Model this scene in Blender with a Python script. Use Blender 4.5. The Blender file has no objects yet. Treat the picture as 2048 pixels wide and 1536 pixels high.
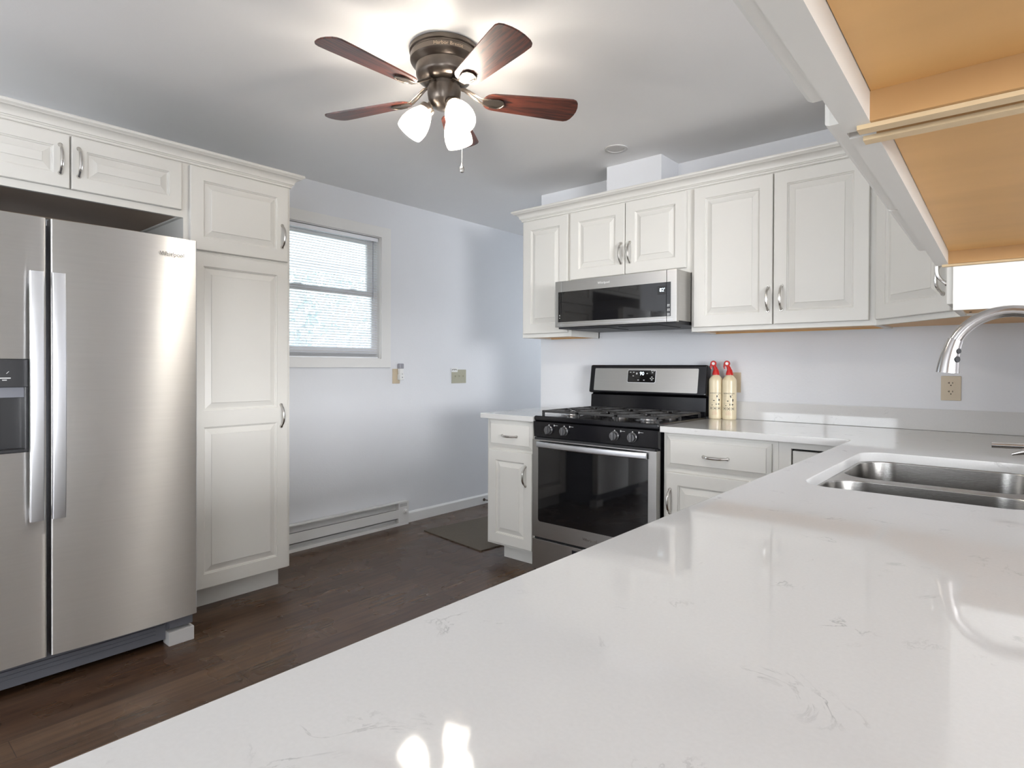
import bpy, bmesh, math, random
from mathutils import Matrix, Vector
random.seed(7)
PI = math.pi
C = bpy.context.scene.collection
sc = bpy.context.scene

# ------------------------------------------------------------------ camera
FPX, CYP = 1199.0, 742.1
YAW, PIT, ROL = math.radians(40.663), math.radians(-0.417), math.radians(0.2167)
CAMZ = 1.21
_cz, _sz = math.cos(YAW), math.sin(YAW)
F = Vector((-_sz*math.cos(PIT), _cz*math.cos(PIT), math.sin(PIT)))
R0 = Vector((_cz, _sz, 0)); U0 = R0.cross(F)
RR = R0*math.cos(ROL)+U0*math.sin(ROL); UU = -R0*math.sin(ROL)+U0*math.cos(ROL)
cd = bpy.data.cameras.new('camera'); cam = bpy.data.objects.new('camera', cd); C.objects.link(cam)
m = Matrix((RR, UU, -F)).transposed().to_4x4(); m.translation = Vector((0, 0, CAMZ))
cam.matrix_world = m
cd.sensor_width = 36; cd.lens = FPX/2048*36; cd.shift_y = (CYP-768)/2048; cd.clip_start = 0.02
sc.camera = cam

# ------------------------------------------------------------------ view, world, daylight
sc.view_settings.view_transform = 'Standard'; sc.view_settings.look = 'None'
sc.view_settings.exposure = 0.08; sc.view_settings.gamma = 1.0
sc.view_settings.use_curve_mapping = False
w = bpy.data.worlds.new('world'); sc.world = w; w.use_nodes = True
bg = w.node_tree.nodes['Background']; bg.inputs[0].default_value = (0.80, 0.90, 1.0, 1); bg.inputs[1].default_value = 5.0

def area(name, loc, rot, sx, sy, power, col):
    l = bpy.data.lights.new(name, 'AREA'); l.shape = 'RECTANGLE'; l.size = sx; l.size_y = sy
    l.energy = power; l.color = col
    o = bpy.data.objects.new(name, l); C.objects.link(o); o.location = loc; o.rotation_euler = rot
    return o
# added area lamps standing in for daylight at assumed, unseen dining windows
DAY = (0.97, 0.98, 1.0)
area('added_front_daylight', (-2.3, -3.04, 1.45), (PI/2, 0, 0), 1.9, 1.3, 42, DAY)
area('added_patio_daylight', (2.2, -3.04, 1.08), (PI/2, 0, 0), 1.8, 2.0, 46, DAY)
area('added_right_daylight', (5.44, -1.45, 1.45), (PI/2, 0, PI/2), 2.7, 1.3, 500, DAY)
area('added_hallway_daylight', (-2.55, 6.24, 1.5), (-PI/2, 0, 0), 1.3, 1.2, 9, DAY)  # lamp added to brighten the left wall by the hallway; its window is assumed

# ------------------------------------------------------------------ materials
def newmat(name):
    m = bpy.data.materials.new(name); m.use_nodes = True
    return m, m.node_tree.nodes, m.node_tree.links, m.node_tree.nodes['Principled BSDF']
def mat(name, col, rough=0.5, metal=0.0, bump=0, bscale=60, spec=0.5, coat=0, var=0.0, vscale=6, emis=None, estr=0, alpha=1, trans=0, aniso=0, stretch=(1,1,1)):
    m, N, L, b = newmat(name)
    b.inputs['Base Color'].default_value = (*col, 1); b.inputs['Roughness'].default_value = rough
    b.inputs['Metallic'].default_value = metal; b.inputs['Specular IOR Level'].default_value = spec
    b.inputs['Coat Weight'].default_value = coat; b.inputs['Coat Roughness'].default_value = 0.12
    b.inputs['Transmission Weight'].default_value = trans
    if emis: b.inputs['Emission Color'].default_value = (*emis, 1); b.inputs['Emission Strength'].default_value = estr
    tc = N.new('ShaderNodeTexCoord'); mp = N.new('ShaderNodeMapping'); mp.inputs['Scale'].default_value = stretch
    L.new(tc.outputs['Object'], mp.inputs[0])
    if bump:
        n = N.new('ShaderNodeTexNoise'); n.inputs['Scale'].default_value = bscale; n.inputs['Detail'].default_value = 3
        L.new(mp.outputs[0], n.inputs['Vector'])
        bp = N.new('ShaderNodeBump'); bp.inputs['Strength'].default_value = bump; bp.inputs['Distance'].default_value = 0.002
        L.new(n.outputs['Fac'], bp.inputs['Height']); L.new(bp.outputs[0], b.inputs['Normal'])
    n2 = N.new('ShaderNodeTexNoise'); n2.inputs['Scale'].default_value = vscale; n2.inputs['Detail'].default_value = 4
    L.new(mp.outputs[0], n2.inputs['Vector'])
    mx = N.new('ShaderNodeMix'); mx.data_type = 'RGBA'
    v = max(var, 0.01)
    mx.inputs[6].default_value = (*[c*(1-v) for c in col], 1); mx.inputs[7].default_value = (*[min(1, c*(1+v)) for c in col], 1)
    L.new(n2.outputs['Fac'], mx.inputs[0]); L.new(mx.outputs[2], b.inputs['Base Color'])
    if aniso:
        b.inputs['Anisotropic'].default_value = aniso
        b.inputs['Anisotropic Rotation'].default_value = .25
        t = N.new('ShaderNodeTangent'); t.direction_type = 'RADIAL'; t.axis = 'Z'; L.new(t.outputs[0], b.inputs['Tangent'])
    return m
M = {}
M['wall'] = mat('wall_paint', (0.735, 0.745, 0.77), 0.55, bump=0.25, bscale=90, var=0.015)
M['ceil'] = mat('ceiling_paint', (0.88, 0.875, 0.87), 0.7, bump=0.2, bscale=70, var=0.01)
M['trim'] = mat('trim_paint', (0.78, 0.775, 0.76), 0.4, var=0.01)
M['cab'] = mat('cabinet_paint', (0.715, 0.70, 0.66), 0.42, var=0.012, bump=0.05, bscale=25)
M['inside'] = mat('maple_veneer', (0.72, 0.415, 0.155), 0.45, var=0.14, vscale=3.0, stretch=(6, 1, 1))
M['inside_edge'] = mat('plywood_edge', (0.66, 0.50, 0.30), 0.6, var=0.1, vscale=30)
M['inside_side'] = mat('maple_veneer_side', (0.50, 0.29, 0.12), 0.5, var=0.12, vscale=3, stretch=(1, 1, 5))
M['taupe'] = mat('unfinished_side', (0.40, 0.31, 0.235), 0.6, var=0.05)
M['steel'] = mat('brushed_steel', (0.76, 0.745, 0.72), 0.40, 1.0, bump=0.03, bscale=40, var=0.04, vscale=4, aniso=0.97, stretch=(1, 1, 30))
M['steel_range'] = mat('brushed_steel_appliance', (0.50, 0.49, 0.475), 0.32, 1.0, bump=0.05, bscale=40, var=0.04, stretch=(1, 1, 30))
M['steel_dark'] = mat('sink_steel', (0.30, 0.29, 0.275), 0.26, 1.0, bump=0.08, bscale=60, var=0.05, stretch=(1, 1, 20))
M['handle_steel'] = mat('satin_handle_steel', (0.74, 0.75, 0.78), 0.30, 1.0, var=0.02)
M['nickel'] = mat('satin_nickel', (0.66, 0.64, 0.61), 0.2, 1.0, var=0.02)
M['faucet'] = mat('faucet_nickel', (0.50, 0.48, 0.47), 0.22, 1.0, var=0.03)
M['black'] = mat('black_enamel', (0.008, 0.008, 0.010), 0.14, spec=0.35, coat=0.1)
M['blackmatte'] = mat('black_matte', (0.02, 0.02, 0.022), 0.5, var=0.1)
M['iron'] = mat('cast_iron', (0.035, 0.034, 0.034), 0.42, bump=0.4, bscale=250, var=0.1)
M['dglass'] = mat('dark_glass', (0.008, 0.008, 0.009), 0.04, spec=0.7)
M['graypl'] = mat('grey_plastic', (0.16, 0.165, 0.19), 0.5, var=0.06)
M['darkpl'] = mat('charcoal_plastic', (0.014, 0.014, 0.016), 0.3, var=0.06)
M['knob'] = mat('smoked_metal', (0.16, 0.16, 0.165), 0.28, 0.7, var=0.05)
M['ivory'] = mat('ivory_plastic', (0.56, 0.47, 0.34), 0.35, var=0.01)
M['almond'] = mat('almond_plastic', (0.40, 0.385, 0.29), 0.4, var=0.01)
M['white'] = mat('white_plastic', (0.78, 0.78, 0.77), 0.35, var=0.01)
M['heater'] = mat('heater_enamel', (0.74, 0.735, 0.72), 0.35, var=0.01)
M['metalgray'] = mat('heater_fins', (0.22, 0.22, 0.225), 0.45, 0.6, var=0.05)
M['bronze'] = mat('aged_bronze', (0.15, 0.125, 0.105), 0.28, 0.85, var=0.08, vscale=20)
M['bronze_lt'] = mat('bronze_lettering', (0.55, 0.42, 0.30), 0.4, 0.6)
M['red'] = mat('red_plastic', (0.55, 0.015, 0.012), 0.3, var=0.03)
M['cream'] = mat('cream_enamel', (0.76, 0.66, 0.46), 0.25, var=0.01)
M['print'] = mat('black_print', (0.03, 0.03, 0.028), 0.5)
M['redprint'] = mat('red_print', (0.55, 0.04, 0.02), 0.5)
M['lightprint'] = mat('pale_print', (0.62, 0.62, 0.62), 0.4)
M['mat'] = mat('mat_fibre', (0.115, 0.095, 0.07), 0.8, bump=0.5, bscale=300, var=0.2, vscale=80)
M['slat'] = mat('blind_vinyl', (0.88, 0.90, 0.94), 0.4, var=0.01)
M['clear'] = mat('smoky_clear_plastic', (0.55, 0.55, 0.6), 0.2, trans=0.5)
M['lens'] = mat('frosted_lens', (0.60, 0.59, 0.58), 0.5)
M['siding'] = mat('outdoor_white_board', (0.85, 0.87, 0.9), 0.6)
M['leaf'] = mat('tree_leaf', (0.60, 0.68, 0.68), 0.6, var=0.3, vscale=12)
M['bark'] = mat('tree_bark', (0.5, 0.5, 0.5), 0.8, var=0.2)
M['grass'] = mat('lawn', (0.5, 0.52, 0.47), 0.9, var=0.3)
M['led'] = mat('display_digits', (0.8, 0.9, 1), 0.4, emis=(0.75, 0.9, 1), estr=2.2)
M['black_hole'] = mat('dark_recess', (0.006, 0.006, 0.006), 0.8)
def shade_mat(name, e, thin=0):
    m, N, L, b = newmat(name)
    b.inputs['Base Color'].default_value = (0.9, 0.9, 0.88, 1); b.inputs['Roughness'].default_value = 0.35
    b.inputs['Emission Color'].default_value = (1.0, 0.955, 0.89, 1); b.inputs['Emission Strength'].default_value = e
    if thin:
        t = N.new('ShaderNodeBsdfTransparent'); t.inputs[0].default_value = (1, .97, .93, 1); mx = N.new('ShaderNodeMixShader'); mx.inputs[0].default_value = thin
        out = [n for n in N if n.type == 'OUTPUT_MATERIAL'][0]
        L.new(b.outputs[0], mx.inputs[1]); L.new(t.outputs[0], mx.inputs[2]); L.new(mx.outputs[0], out.inputs['Surface'])
    return m
M['shade'] = shade_mat('lit_frosted_glass', 5, .5)
M['bulb'] = shade_mat('lit_bulb', 570)
def glass_mat():
    m, N, L, b = newmat('window_glass')
    for n in list(N):
        if n.type != 'OUTPUT_MATERIAL': N.remove(n)
    out = [n for n in N][0]
    t = N.new('ShaderNodeBsdfTransparent'); g = N.new('ShaderNodeBsdfGlossy'); g.inputs['Roughness'].default_value = 0.02
    fr = N.new('ShaderNodeFresnel'); fr.inputs['IOR'].default_value = 1.3
    mx = N.new('ShaderNodeMixShader'); L.new(fr.outputs[0], mx.inputs[0]); L.new(t.outputs[0], mx.inputs[1]); L.new(g.outputs[0], mx.inputs[2])
    L.new(mx.outputs[0], out.inputs['Surface'])
    return m
M['glass'] = glass_mat()
def floor_mat():
    m, N, L, b = newmat('dark_plank_floor')
    tc = N.new('ShaderNodeTexCoord'); mp = N.new('ShaderNodeMapping'); mp.inputs['Rotation'].default_value = (0, 0, PI/2)
    L.new(tc.outputs['Object'], mp.inputs[0])
    br = N.new('ShaderNodeTexBrick'); br.inputs['Scale'].default_value = 1; br.inputs['Brick Width'].default_value = 1.1
    br.inputs['Row Height'].default_value = 0.125; br.inputs['Mortar Size'].default_value = 0.0014; br.inputs['Mortar Smooth'].default_value = 0.3
    br.inputs['Color1'].default_value = (0.062, 0.033, 0.019, 1); br.inputs['Color2'].default_value = (0.098, 0.056, 0.032, 1)
    br.inputs['Mortar'].default_value = (0.03, 0.018, 0.012, 1); br.inputs['Bias'].default_value = 0.1; br.offset = 0.37
    L.new(mp.outputs[0], br.inputs['Vector'])
    mp2 = N.new('ShaderNodeMapping'); mp2.inputs['Scale'].default_value = (14, 1.2, 1); L.new(tc.outputs['Object'], mp2.inputs[0])
    n = N.new('ShaderNodeTexNoise'); n.inputs['Scale'].default_value = 3; n.inputs['Detail'].default_value = 6; L.new(mp2.outputs[0], n.inputs['Vector'])
    r = N.new('ShaderNodeValToRGB'); r.color_ramp.elements[0].position = .3; r.color_ramp.elements[0].color = (.62, .6, .6, 1)
    r.color_ramp.elements[1].position = .75; r.color_ramp.elements[1].color = (1.35, 1.3, 1.25, 1); L.new(n.outputs['Fac'], r.inputs[0])
    mx = N.new('ShaderNodeMix'); mx.data_type = 'RGBA'; mx.blend_type = 'MULTIPLY'; mx.inputs[0].default_value = 1
    L.new(br.outputs['Color'], mx.inputs[6]); L.new(r.outputs[0], mx.inputs[7]); L.new(mx.outputs[2], b.inputs['Base Color'])
    n3 = N.new('ShaderNodeTexNoise'); n3.inputs['Scale'].default_value = 5; L.new(tc.outputs['Object'], n3.inputs['Vector'])
    mr = N.new('ShaderNodeMapRange'); mr.inputs['To Min'].default_value = .2; mr.inputs['To Max'].default_value = .36; L.new(n3.outputs['Fac'], mr.inputs[0])
    L.new(mr.outputs[0], b.inputs['Roughness'])
    bp = N.new('ShaderNodeBump'); bp.inputs['Strength'].default_value = .06; bp.inputs['Distance'].default_value = .002
    L.new(n.outputs['Fac'], bp.inputs['Height']); L.new(bp.outputs[0], b.inputs['Normal'])
    b.inputs['Specular IOR Level'].default_value = .4
    return m
M['floor'] = floor_mat()
def quartz_mat():
    m, N, L, b = newmat('white_quartz')
    tc = N.new('ShaderNodeTexCoord')
    n = N.new('ShaderNodeTexNoise'); n.inputs['Scale'].default_value = 8.5; n.inputs['Detail'].default_value = 8; n.inputs['Roughness'].default_value = .62
    n.inputs['Distortion'].default_value = 1.4; L.new(tc.outputs['Object'], n.inputs['Vector'])
    s = N.new('ShaderNodeMath'); s.operation = 'SUBTRACT'; s.inputs[1].default_value = .5; L.new(n.outputs['Fac'], s.inputs[0])
    a = N.new('ShaderNodeMath'); a.operation = 'ABSOLUTE'; L.new(s.outputs[0], a.inputs[0])
    r = N.new('ShaderNodeValToRGB'); r.color_ramp.elements[0].position = .0; r.color_ramp.elements[0].color = (1, 1, 1, 1)
    r.color_ramp.elements[1].position = .02; r.color_ramp.elements[1].color = (0, 0, 0, 1); L.new(a.outputs[0], r.inputs[0])
    n2 = N.new('ShaderNodeTexNoise'); n2.inputs['Scale'].default_value = 11; n2.inputs['Detail'].default_value = 3; L.new(tc.outputs['Object'], n2.inputs['Vector'])
    r2 = N.new('ShaderNodeValToRGB'); r2.color_ramp.elements[0].position = .59; r2.color_ramp.elements[0].color = (0, 0, 0, 1)
    r2.color_ramp.elements[1].position = .76; r2.color_ramp.elements[1].color = (1, 1, 1, 1); L.new(n2.outputs['Fac'], r2.inputs[0])
    mu = N.new('ShaderNodeMath'); mu.operation = 'MULTIPLY'; L.new(r.outputs[0], mu.inputs[0]); L.new(r2.outputs[0], mu.inputs[1])
    n4 = N.new('ShaderNodeTexNoise'); n4.inputs['Scale'].default_value = 220; n4.inputs['Detail'].default_value = 2; L.new(tc.outputs['Object'], n4.inputs['Vector'])
    mb = N.new('ShaderNodeMix'); mb.data_type = 'RGBA'; mb.inputs[6].default_value = (.62, .615, .605, 1); mb.inputs[7].default_value = (.67, .665, .655, 1)
    L.new(n4.outputs['Fac'], mb.inputs[0])
    mx = N.new('ShaderNodeMix'); mx.data_type = 'RGBA'; mx.inputs[7].default_value = (.30, .30, .30, 1)
    mh = N.new('ShaderNodeMath'); mh.operation = 'MULTIPLY'; mh.inputs[1].default_value = .85; L.new(mu.outputs[0], mh.inputs[0])
    L.new(mb.outputs[2], mx.inputs[6]); L.new(mh.outputs[0], mx.inputs[0]); L.new(mx.outputs[2], b.inputs['Base Color'])
    b.inputs['Roughness'].default_value = .05; b.inputs['Specular IOR Level'].default_value = .5
    return m
M['quartz'] = quartz_mat()
def blade_mat():
    m, N, L, b = newmat('cherry_fan_blade')
    tc = N.new('ShaderNodeTexCoord'); mp = N.new('ShaderNodeMapping'); mp.inputs['Scale'].default_value = (2.5, 26, 1); L.new(tc.outputs['Object'], mp.inputs[0])
    wv = N.new('ShaderNodeTexNoise'); wv.inputs['Scale'].default_value = 2.2; wv.inputs['Detail'].default_value = 5; wv.inputs['Distortion'].default_value = 1.6
    L.new(mp.outputs[0], wv.inputs['Vector'])
    r = N.new('ShaderNodeValToRGB'); r.color_ramp.elements[0].position = .42; r.color_ramp.elements[0].color = (.045, .012, .008, 1)
    r.color_ramp.elements[1].position = .56; r.color_ramp.elements[1].color = (.15, .035, .018, 1); L.new(wv.outputs['Fac'], r.inputs[0])
    L.new(r.outputs[0], b.inputs['Base Color']); b.inputs['Roughness'].default_value = .42; b.inputs['Specular IOR Level'].default_value = 1.0
    bp = N.new('ShaderNodeBump'); bp.inputs['Strength'].default_value = .3; bp.inputs['Distance'].default_value = .001
    L.new(wv.outputs['Fac'], bp.inputs['Height']); L.new(bp.outputs[0], b.inputs['Normal'])
    return m
M['blade'] = blade_mat()

# ------------------------------------------------------------------ mesh helpers
class MB:
    def __init__(s): s.bm = bmesh.new()
    def _add(s, vs, fs):
        v = [s.bm.verts.new(p) for p in vs]
        for f in fs:
            try: s.bm.faces.new([v[i] for i in f])
            except ValueError: pass
        return v
    def box(s, x0, y0, z0, x1, y1, z1, bev=0, seg=2, M4=None):
        t = bmesh.new(); bmesh.ops.create_cube(t, size=1)
        for v in t.verts:
            v.co = Vector(((x0+x1)/2+v.co.x*(x1-x0), (y0+y1)/2+v.co.y*(y1-y0), (z0+z1)/2+v.co.z*(z1-z0)))
        if bev: bmesh.ops.bevel(t, geom=t.edges[:], offset=bev, segments=seg, affect='EDGES', profile=.6)
        s.merge(t, M4); return s
    def merge(s, t, M4=None):
        if M4 is not None: bmesh.ops.transform(t, matrix=M4, verts=t.verts)
        mp = {v: s.bm.verts.new(v.co) for v in t.verts}
        for f in t.faces:
            try: s.bm.faces.new([mp[v] for v in f.verts])
            except ValueError: pass
        t.free()
    def lathe(s, prof, c=(0, 0, 0), seg=32, M4=None, cap=True):
        t = bmesh.new(); rings = []
        for r, z in prof:
            if r < 1e-6: rings.append([t.verts.new((c[0], c[1], c[2]+z))])
            else: rings.append([t.verts.new((c[0]+r*math.cos(2*PI*i/seg), c[1]+r*math.sin(2*PI*i/seg), c[2]+z)) for i in range(seg)])
        for a, b in zip(rings, rings[1:]):
            for i in range(seg):
                j = (i+1) % seg
                q = ([a[0]] if len(a) == 1 else [a[i], a[j]])+([b[0]] if len(b) == 1 else [b[j], b[i]])
                if len(q) > 2: t.faces.new(q)
        if cap:
            for rg in (rings[0], rings[-1]):
                if len(rg) > 2: t.faces.new(rg)
        s.merge(t, M4); return s
    def cyl(s, a, b, r, r2=None, seg=20):
        a, b = Vector(a), Vector(b); d = b-a
        q = Vector((0, 0, 1)).rotation_difference(d.normalized()).to_matrix().to_4x4(); q.translation = a
        return s.lathe([(r, 0), (r if r2 is None else r2, d.length)], seg=seg, M4=q)
    def tube(s, pts, rad, seg=12, flat=1.0):
        pts = [Vector(p) for p in pts]; n = len(pts); rads = rad if isinstance(rad, (list, tuple)) else [rad]*n
        rings = []; up = None
        for i, p in enumerate(pts):
            d = (pts[min(i+1, n-1)]-pts[max(i-1, 0)]).normalized()
            if up is None:
                up = Vector((0, 0, 1)) if abs(d.z) < .9 else Vector((1, 0, 0))
            sd = d.cross(up).normalized(); up = sd.cross(d).normalized()
            rings.append([s.bm.verts.new(p+rads[i]*(sd*math.cos(2*PI*k/seg)+flat*up*math.sin(2*PI*k/seg))) for k in range(seg)])
        for a, b in zip(rings, rings[1:]):
            for k in range(seg): s.bm.faces.new([a[k], a[(k+1) % seg], b[(k+1) % seg], b[k]])
        s.bm.faces.new(rings[0][::-1]); s.bm.faces.new(rings[-1]); return s
    def prism(s, poly, z0, z1, bev=0, M4=None):
        t = bmesh.new(); a = [t.verts.new((x, y, z0)) for x, y in poly]; b = [t.verts.new((x, y, z1)) for x, y in poly]
        n = len(poly); t.faces.new(a[::-1]); t.faces.new(b)
        for i in range(n): t.faces.new([a[i], a[(i+1) % n], b[(i+1) % n], b[i]])
        if bev: bmesh.ops.bevel(t, geom=[e for e in t.edges], offset=bev, segments=2, affect='EDGES')
        s.merge(t, M4); return s
    def build(s, name, m, parent=None, label=None, smooth=35, loc=None):
        bmesh.ops.recalc_face_normals(s.bm, faces=s.bm.faces)
        me = bpy.data.meshes.new(name); s.bm.to_mesh(me); s.bm.free()
        me.materials.append(M[m] if isinstance(m, str) else m)
        for p in me.polygons: p.use_smooth = True
        me.set_sharp_from_angle(angle=math.radians(smooth))
        o = bpy.data.objects.new(name, me); C.objects.link(o)
        wn = o.modifiers.new('weighted_normals', 'WEIGHTED_NORMAL'); wn.keep_sharp = True; wn.weight = 90
        if parent: o.parent = parent
        if label: o['label'] = label
        if loc: o.location = loc
        return o
def tag(o, label, cat, group=None, kind=None):
    o['label'] = label; o['category'] = cat
    if group: o['group'] = group
    if kind: o['kind'] = kind
    return o
def thing(name, label, cat, loc=(0, 0, 0), rz=0, group=None):
    o = bpy.data.objects.new(name, None); o.empty_display_size = .1; C.objects.link(o)
    o.location = loc; o.rotation_euler = (0, 0, rz); return tag(o, label, cat, group)
def struct(o): o['kind'] = 'structure'; return o
def rrect(x0, y0, x1, y1, r, n=6):
    out = []
    for cx, cy, a0 in ((x1-r, y0+r, -PI/2), (x1-r, y1-r, 0), (x0+r, y1-r, PI/2), (x0+r, y0+r, PI)):
        for i in range(n+1):
            a = a0+PI/2*i/n; out.append((cx+r*math.cos(a), cy+r*math.sin(a)))
    return out
XZ = Matrix.Rotation(PI/2, 4, 'X')     # (x,y,z) -> (x,-z,y): a flat shape stands up facing -y
def text_bm(txt, size, ext=0.0006, cx=True, shear=0):
    cu = bpy.data.curves.new('t', 'FONT'); cu.body = txt; cu.size = size; cu.extrude = ext; cu.shear = shear
    cu.align_x = 'CENTER' if cx else 'LEFT'; cu.align_y = 'CENTER'; cu.resolution_u = 3
    o = bpy.data.objects.new('t', cu); C.objects.link(o)
    bpy.context.view_layer.update()
    me = bpy.data.meshes.new_from_object(o.evaluated_get(bpy.context.evaluated_depsgraph_get()))
    t = bmesh.new(); t.from_mesh(me); bpy.data.objects.remove(o); bpy.data.meshes.remove(me); return t

# ------------------------------------------------------------------ cabinet parts (local: x right, y into the wall, z up)
def door_bm(x0, z0, x1, z1, openings=None, fw=0.062, y=0.0, th=0.020, slope=0.026):
    """raised-panel door standing on plane y, facing -y; openings are (z0,z1) spans"""
    b = MB(); bm = b.bm
    if openings is None: openings = [(z0+fw, z1-fw)]
    def ring(rx0, rz0, rx1, rz1, yy): return [bm.verts.new(p) for p in ((rx0, yy, rz0), (rx1, yy, rz0), (rx1, yy, rz1), (rx0, yy, rz1))]
    def bridge(a, c):
        for i in range(4): bm.faces.new([a[i], a[(i+1) % 4], c[(i+1) % 4], c[i]])
    yb, yf = y, y-th
    r0 = ring(x0, z0, x1, z1, yb); bm.faces.new(r0)
    r1 = ring(x0, z0, x1, z1, yf+.004); r2 = ring(x0+.0015, z0+.0015, x1-.0015, z1-.0015, yf+.001); r3 = ring(x0+.004, z0+.004, x1-.004, z1-.004, yf)
    bridge(r0, r1); bridge(r1, r2); bridge(r2, r3)
    X0, X1, Z0, Z1 = x0+.004, x1-.004, z0+.004, z1-.004
    def rect(a, c, d, e): bm.faces.new([bm.verts.new(p) for p in ((a, yf, c), (d, yf, c), (d, yf, e), (a, yf, e))])
    rect(X0, Z0, x0+fw, Z1); rect(x1-fw, Z0, X1, Z1)
    zs = Z0
    for a, c in openings: rect(x0+fw, zs, x1-fw, a); zs = c
    rect(x0+fw, zs, x1-fw, Z1)
    for a, c in openings:
        prof = [(0, yf), (.0015, yf+.0045), (.005, yf+.0055), (.008, yf+.011), (.011, yf+.0115), (.011+slope, yf+.0030), (.011+slope+.002, yf+.0002)]
        prev = None
        for ins, yy in prof:
            r = ring(x0+fw+ins, a+ins, x1-fw-ins, c-ins, yy)
            if prev: bridge(prev, r)
            prev = r
        bm.faces.new(prev)
    return b
def drawer_bm(x0, z0, x1, z1, y=0, th=.02):
    b = MB(); bm = b.bm
    def ring(ins, yy): return [bm.verts.new(p) for p in ((x0+ins, yy, z0+ins), (x1-ins, yy, z0+ins), (x1-ins, yy, z1-ins), (x0+ins, yy, z1-ins))]
    prev = None
    for ins, yy in ((0, y), (0, y-.009), (.003, y-.0105), (.020, y-.0165), (.022, y-.0195), (.0235, y-.02)):
        r = ring(ins, yy)
        if prev is None: bm.faces.new(r)
        else:
            for i in range(4): bm.faces.new([prev[i], prev[(i+1) % 4], r[(i+1) % 4], r[i]])
        prev = r
    bm.faces.new(prev); return b
def handle_bm(cx, cz, y, L=.118, vertical=True, out=.030):
    b = MB(); pts = []; rads = []
    n = 18
    for i in range(n+1):
        t = -1+2*i/n
        yy = y-out*(1-abs(t)**3.2); s = t*L/2*(1-.10*(1-abs(t)))
        pts.append((cx, yy, cz+s) if vertical else (cx+s, yy, cz))
        rads.append(.0056+.0018*(1-abs(t))+(.003 if abs(t) > .93 else 0))
    b.tube(pts, rads, 10)
    for sgn in (-1, 1):
        e = (cx, y, cz+sgn*L/2) if vertical else (cx+sgn*L/2, y, cz)
        b.cyl(e, (e[0], e[1]-.006, e[2]), .0095, .007, 14)
    return b
def cabinet(label, loc, rz, W, Z0, Z1, D, doors=(), drawers=(), base=None, group=None, name='wall_cabinet', cat='cabinet', frame=.035, side_mat='cab', extra_rails=(), open_top=False, under='inside'):
    """frame front on local y=0; doors: dict(x0,x1,z0,z1,h=(x,z),op=openings)"""
    t = thing(name, label, cat, loc, rz, group)
    k = MB(); th = .016; zb = Z0+.008 if base is None else Z0
    k.box(0, .019, Z0, th, D, Z1).box(W-th, .019, Z0, W, D, Z1).box(0, D-.012, Z0, W, D, Z1)
    if not open_top: k.box(0, .019, Z1-th, W, D, Z1)
    k.build('body', side_mat, t)
    bp = MB(); bp.box(th, .019, zb, W-th, D-.012, zb+.012)
    if base is None: bp.box(th, D-.03, Z0+.002, W-th, D-.0125, zb)
    bp.build('bottom_panel', under if base is None else 'cab', t, 'bare maple underside panel' if base is None else None)
    if base is None:
        for i in (.3, .7): MB().cyl((W*i, .035, zb-.0002), (W*i, .035, zb-.0022), .004, seg=10).build('screw', 'blackmatte', t)
    f = MB(); f.box(0, 0, Z0, frame, .019, Z1).box(W-frame, 0, Z0, W, .019, Z1).box(frame, 0, Z0, W-frame, .019, Z0+frame+.003).box(frame, 0, Z1-frame, W-frame, .019, Z1)
    for zr in extra_rails: f.box(frame, 0, zr-.018, W-frame, .019, zr+.018)
    if len(doors) == 2 and doors[0]['x1'] < doors[1]['x0']:
        xm = (doors[0]['x1']+doors[1]['x0'])/2; f.box(xm-.02, 0.001, Z0+frame, xm+.02, .018, Z1-frame)
    f.build('face_frame', 'cab', t)
    for d in doors:
        o = door_bm(d['x0'], d['z0'], d['x1'], d['z1'], d.get('op'), d.get('fw', .062)).build('door', 'cab', t, smooth=20)
        if d.get('h'): handle_bm(d['h'][0], d['h'][1], -.0205).build('handle', 'nickel', o, 'satin nickel arched pull')
    for d in drawers:
        o = drawer_bm(d['x0'], d['z0'], d['x1'], d['z1']).build('drawer', 'cab', t, smooth=20)
        handle_bm((d['x0']+d['x1'])/2, (d['z0']+d['z1'])/2-.01, -.0205, L=.118, vertical=False).build('handle', 'nickel', o, 'satin nickel arched pull')
    if base:
        b = MB(); b.box(base.get('l', .0), .075, FZ, W-base.get('r', 0), D, Z0)
        b.build('toe_kick', 'cab', t)
    return t
FZ = -0.012
CZ = 2.465
XA, YB, XC = -3.675, 3.475, 0.115

def sweep(path, prof, name, m, parent=None):
    """profile (out, z) swept along the path; outward is to the right of travel"""
    b = MB(); n = len(path); P = [Vector(p) for p in path]; rings = []
    for i in range(n):
        ds = []
        if i > 0: ds.append((P[i]-P[i-1]).normalized())
        if i < n-1: ds.append((P[i+1]-P[i]).normalized())
        ns = [Vector((d.y, -d.x)) for d in ds]
        if len(ns) == 2:
            mv = (ns[0]+ns[1]); mv = mv/mv.length_squared*2
        else: mv = ns[0]
        rings.append([b.bm.verts.new((P[i].x+mv.x*o, P[i].y+mv.y*o, z)) for o, z in prof])
    k = len(prof)
    for a, c in zip(rings, rings[1:]):
        for i in range(k): b.bm.faces.new([a[i], a[(i+1) % k], c[(i+1) % k], c[i]])
    b.bm.faces.new(rings[0]); b.bm.faces.new(rings[-1][::-1])
    return b.build(name, m, parent, smooth=25)
def crown_prof(z):
    p = [(.0003, 0), (.006, 0), (.008, .003), (.008, .010), (.012, .012), (.014, .017)]
    for i in range(7):
        a = i/6*PI/2; p.append((.018+.030*(1-math.cos(a)), .018+.030*math.sin(a)))
    p += [(.050, .051), (.055, .054), (.060, .058), (.061, .064), (.058, .070), (.0003, .070)]
    return [(o, z+h) for o, h in p]

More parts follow.
